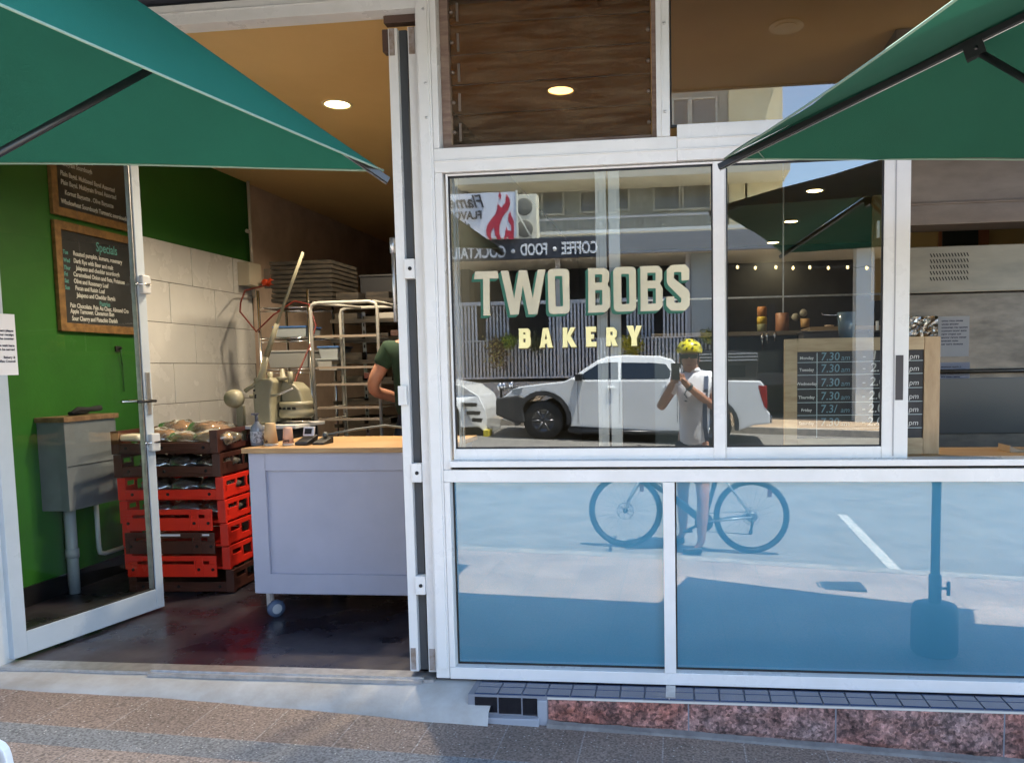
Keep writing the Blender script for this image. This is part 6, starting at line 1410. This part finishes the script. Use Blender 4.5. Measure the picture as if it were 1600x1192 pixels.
# neighbours further off
b = MB(); b.box(-26, -5.75, -27, -18.6, -1, 9.5); tag(b.build('neighbour_building', mat('dark_grey_render', (.10, .105, .11), .8)), 'dark grey building left of the cafe, beyond the flame sign', 'building')
t = thing('far_building', (14, -42, 0), 'pale low building far behind the trees, right of the cafe', 'building')
b = MB(); b.box(5, 30, -48, -40, -2, 4.2); b.build('wall', mat('pale_far', (.5, .5, .48), .8), t)
b = MB(); b.prism([(4.5, 4.2), (30.5, 4.2), (27, 6.0), (8, 6.0)], -48.5, -39.5, 'Y'); b.build('roof', mat('roof_tile', (.22, .12, .08), .8), t)
for i in range(5):
    b = MB(); b.box(6.5+i*4.5, 8.2+i*4.5, -39.99, -39.9, 1.2, 2.8); b.build('window', CARG, t)

# trees beyond
LEAF = mat('leaf_green', (.045, .085, .022), .6, c2=(.10, .15, .04), scale=3, trans=.25)
def tree(x, s, h, rw, label, seed):
    random.seed(seed); g_ = road(x, 14)-.2 if s < 20 else 0.2
    t = thing('tree', (x, -s, g_), label, 'tree', 'trees beyond the far awning')
    b = MB(); b.tube([(x, -s, g_), (x+.05, -s, g_+h*.3), (x-.05, -s+.1, g_+h*.55)], [.20, .14, .09], 8)
    for k in range(6):
        a = k*1.05; b.tube([(x, -s, g_+h*(.3+.04*k)), (x+rw*.45*math.cos(a), -s+rw*.45*math.sin(a), g_+h*(.55+.05*k))], [.08, .03], 6)
    b.build('trunk', mat('bark', (.10, .075, .05), .9), t)
    b = MB(); cl = [(random.uniform(-.75, .75)*rw, random.uniform(-.75, .75)*rw, g_+h*random.uniform(.36, .92), random.uniform(.22, .42)*rw) for _ in range(18)]
    for _ in range(3200):
        cx, cy, cz, r = random.choice(cl); v = Vector((random.gauss(0, 1), random.gauss(0, 1), random.gauss(0, 1))).normalized()*r*random.uniform(.5, 1.05)
        p = Vector((x+cx, -s+cy, cz))+v; u = Vector((random.uniform(-1, 1), random.uniform(-1, 1), random.uniform(-.6, .6))).normalized()*.10; w_ = u.orthogonal().normalized()*.05
        b.quad(p-u, p-w_, p+u, p+w_)
    b.build('crown', LEAF, t)
tree(4.9, 22, 4.6, 1.5, 'bushy dark tree nearest the cafe, under the far awning', 3)
tree(8.2, 23, 5.2, 2.0, 'broad dark tree in the middle of the gap beyond the awning', 4)
tree(12.5, 27, 6.5, 2.6, 'tallest dark tree, far right beyond the awning', 5)
random.seed(11)
def plant(px, py, s, r, label, cols, n=420, droop=.3):
    p0 = MIR(px, py, s); t = thing('hanging_plant', p0, label, 'plant', 'hanging plants on the batten screen')
    b = MB(); b.box(p0.x-r*.6, p0.x+r*.6, p0.y-.02, p0.y+.10, p0.z-.10, p0.z); b.build('planter', mat('planter_dark', (.04, .035, .03), .7), t, bev=.01)
    for ci, c in enumerate(cols):
        b = MB()
        for _ in range(n//len(cols)):
            a = random.uniform(0, 6.28); q = p0+Vector((random.gauss(0, r*.55), .08+abs(random.gauss(0, .06)), random.gauss(0, r*.35)-droop*random.random()**2))
            u = Vector((math.cos(a), random.uniform(-.4, .4), math.sin(a)))*random.uniform(.04, .08); w_ = u.orthogonal().normalized()*.018
            b.quad(q-u, q-w_, q+u, q+w_)
        b.build('foliage', mat('plant_%.2f_%.2f' % (c[0], c[1]), c, .6, trans=.2), t)
plant(778, 535, 16.6, .22, 'hanging plant with cream and maroon leaves at the left of the screen', ((.42, .36, .12), (.10, .05, .03)), droop=.6)
plant(797, 530, 16.6, .16, 'bright yellow-green hanging plant beside the maroon-leaved one', ((.30, .36, .05), (.14, .22, .04)), droop=.15)
plant(838, 532, 16.6, .18, 'dark green hanging plant behind the gilt letter A', ((.06, .08, .04), (.12, .13, .07)), droop=.2)
plant(985, 534, 16.6, .26, 'yellow spiky hanging plant at the middle of the screen', ((.50, .44, .06), (.30, .30, .05)), droop=.5)
plant(1108, 524, 16.6, .16, 'small yellow-green plant against the grey pier', ((.30, .30, .04), (.10, .13, .04)), droop=.1)

# ================================================================== GILT LETTERING ON THE GLASS
GOLD = mat('gold_leaf', (.90, .82, .58), .16, .72, c2=(.82, .76, .54), scale=14, mixlo=.3, mixhi=.7)
GOLD2 = mat('gold_leaf_bright', (.95, .86, .42), .25, .45)
GRN = mat('letter_green', (.008, .095, .055), .5)
sgn_ = thing('window_lettering', (-.4, -.035, 1.75), 'gold shop name with green shading on the window glass', 'lettering')
def z1f(L): return [(730+X/7.4526, 400+Y/7.4526) for X, Y in L]
def z2f(L): return [(900+X/7.45, 400+Y/7.45) for X, Y in L]
def rect(a, b_, c, d): return [(a, b_), (c, b_), (c, d), (a, d)]
r6 = lambda L, r=2.2: rnd(L, r)
TB = [
 [z1f([(108, 190), (368, 183), (380, 270), (275, 272), (279, 668), (291, 697), (200, 699), (205, 668), (200, 276), (95, 279)])],
 [z1f([(405, 182), (492, 180), (561, 502), (615, 176), (708, 174), (776, 497), (835, 168), (922, 165), (828, 682), (727, 686), (660, 350), (612, 686), (516, 690)])],
 [r6(z1f([(948, 162), (1196, 158), (1203, 674), (960, 682)]), 7), r6(z1f([(1031, 243), (1116, 240), (1128, 590), (1042, 594)]), 2)],
 [r6(z2f([(140, 152), (345, 148), (392, 190), (392, 295), (370, 335), (402, 385), (405, 595), (352, 658), (145, 667), (152, 640), (150, 180)]), 2), r6(z2f([(226, 225), (312, 222), (310, 315), (228, 318)]), 1), r6(z2f([(230, 405), (312, 403), (314, 575), (232, 578)]), 1)],
 [r6(z2f([(438, 140), (700, 132), (706, 645), (446, 655)]), 8), r6(z2f([(530, 218), (622, 216), (626, 563), (536, 567)]), 2)],
 [r6(z2f([(743, 130), (960, 122), (1006, 170), (1006, 280), (976, 325), (1010, 378), (1010, 590), (965, 640), (750, 650), (756, 620), (753, 160)]), 2), r6(z2f([(833, 205), (928, 202), (928, 293), (833, 297)]), 1), r6(z2f([(836, 385), (930, 382), (932, 558), (840, 562)]), 1)],
 [r6(z2f([(1058, 165), (1110, 115), (1270, 108), (1318, 160), (1316, 288), (1228, 296), (1226, 194), (1140, 197), (1140, 268), (1305, 400), (1325, 445), (1322, 580), (1268, 640), (1108, 642), (1053, 585), (1053, 482), (1145, 476), (1146, 550), (1222, 550), (1226, 500), (1072, 345), (1058, 310)]), 1.5)],
]
BK_ = [
 [r6(z1f([(608, 848), (720, 846), (746, 875), (744, 935), (752, 965), (750, 1042), (716, 1074), (610, 1076), (616, 1050), (615, 870)]), 1), z1f(rect(664, 893, 690, 915)), z1f(rect(667, 965, 692, 1006))],
 [z1f([(893, 842), (955, 840), (1000, 1045), (1014, 1064), (948, 1067), (940, 1024), (914, 1025), (915, 1066), (848, 1069), (862, 1048)]), z1f([(912, 972), (940, 971), (927, 900)])],
 [z1f([(1118, 838), (1178, 836), (1170, 925), (1212, 834), (1268, 834), (1212, 932), (1286, 1060), (1222, 1063), (1172, 982), (1178, 1062), (1116, 1066), (1122, 1040), (1122, 860)])],
 [z2f([(118, 828), (240, 825), (238, 882), (180, 884), (180, 916), (216, 915), (216, 964), (182, 966), (184, 1000), (246, 1000), (244, 1054), (120, 1057), (126, 1035), (124, 850)])],
 [r6(z2f([(352, 835), (442, 832), (480, 868), (480, 932), (456, 960), (492, 1048), (430, 1050), (410, 975), (412, 1048), (352, 1051), (358, 1030), (358, 855)]), .8), z2f(rect(405, 884, 432, 922))],
 [z2f([(592, 815), (670, 814), (685, 890), (706, 814), (768, 812), (710, 960), (714, 1046), (645, 1047), (650, 1025), (650, 962)])],
]
def glyph(loops, y, m_, name, par, dx=0, dz=0, ext=.0008):
    LL = [[(PYp(px, py, 0).x+dx, PYp(px, py, 0).z+dz) for px, py in L] for L in loops]
    me = curve_mesh(LL, ext)
    for v in me.vertices: v.co = Vector((v.co.x, y+v.co.z, v.co.y))
    return obj(name, me, m_, par)
GY = -.0218
HL = mat('gold_edge', (.92, .86, .62), .5, .2)
for i, (L, nm) in enumerate(zip(TB, ('letter',)*7)):
    o = glyph(L, GY-.0040, GOLD, 'letter', sgn_)
    glyph(L, GY-.0022, GRN, 'letter_shade', o, dx=-.013, dz=-.012, ext=.0002)
    for k in range(1, 4): glyph(L, GY-.0022+.0006*k, GRN, 'letter_shade', o, dx=-.013*k/4, dz=-.012*k/4, ext=.0002)
for L in BK_:
    o = glyph(L, GY-.0040, GOLD2, 'letter', sgn_); glyph(L, GY-.0022, mat('letter_shadow_brown', (.10, .075, .02), .5), 'letter_shade', o, dx=.003, dz=-.005, ext=.0002)
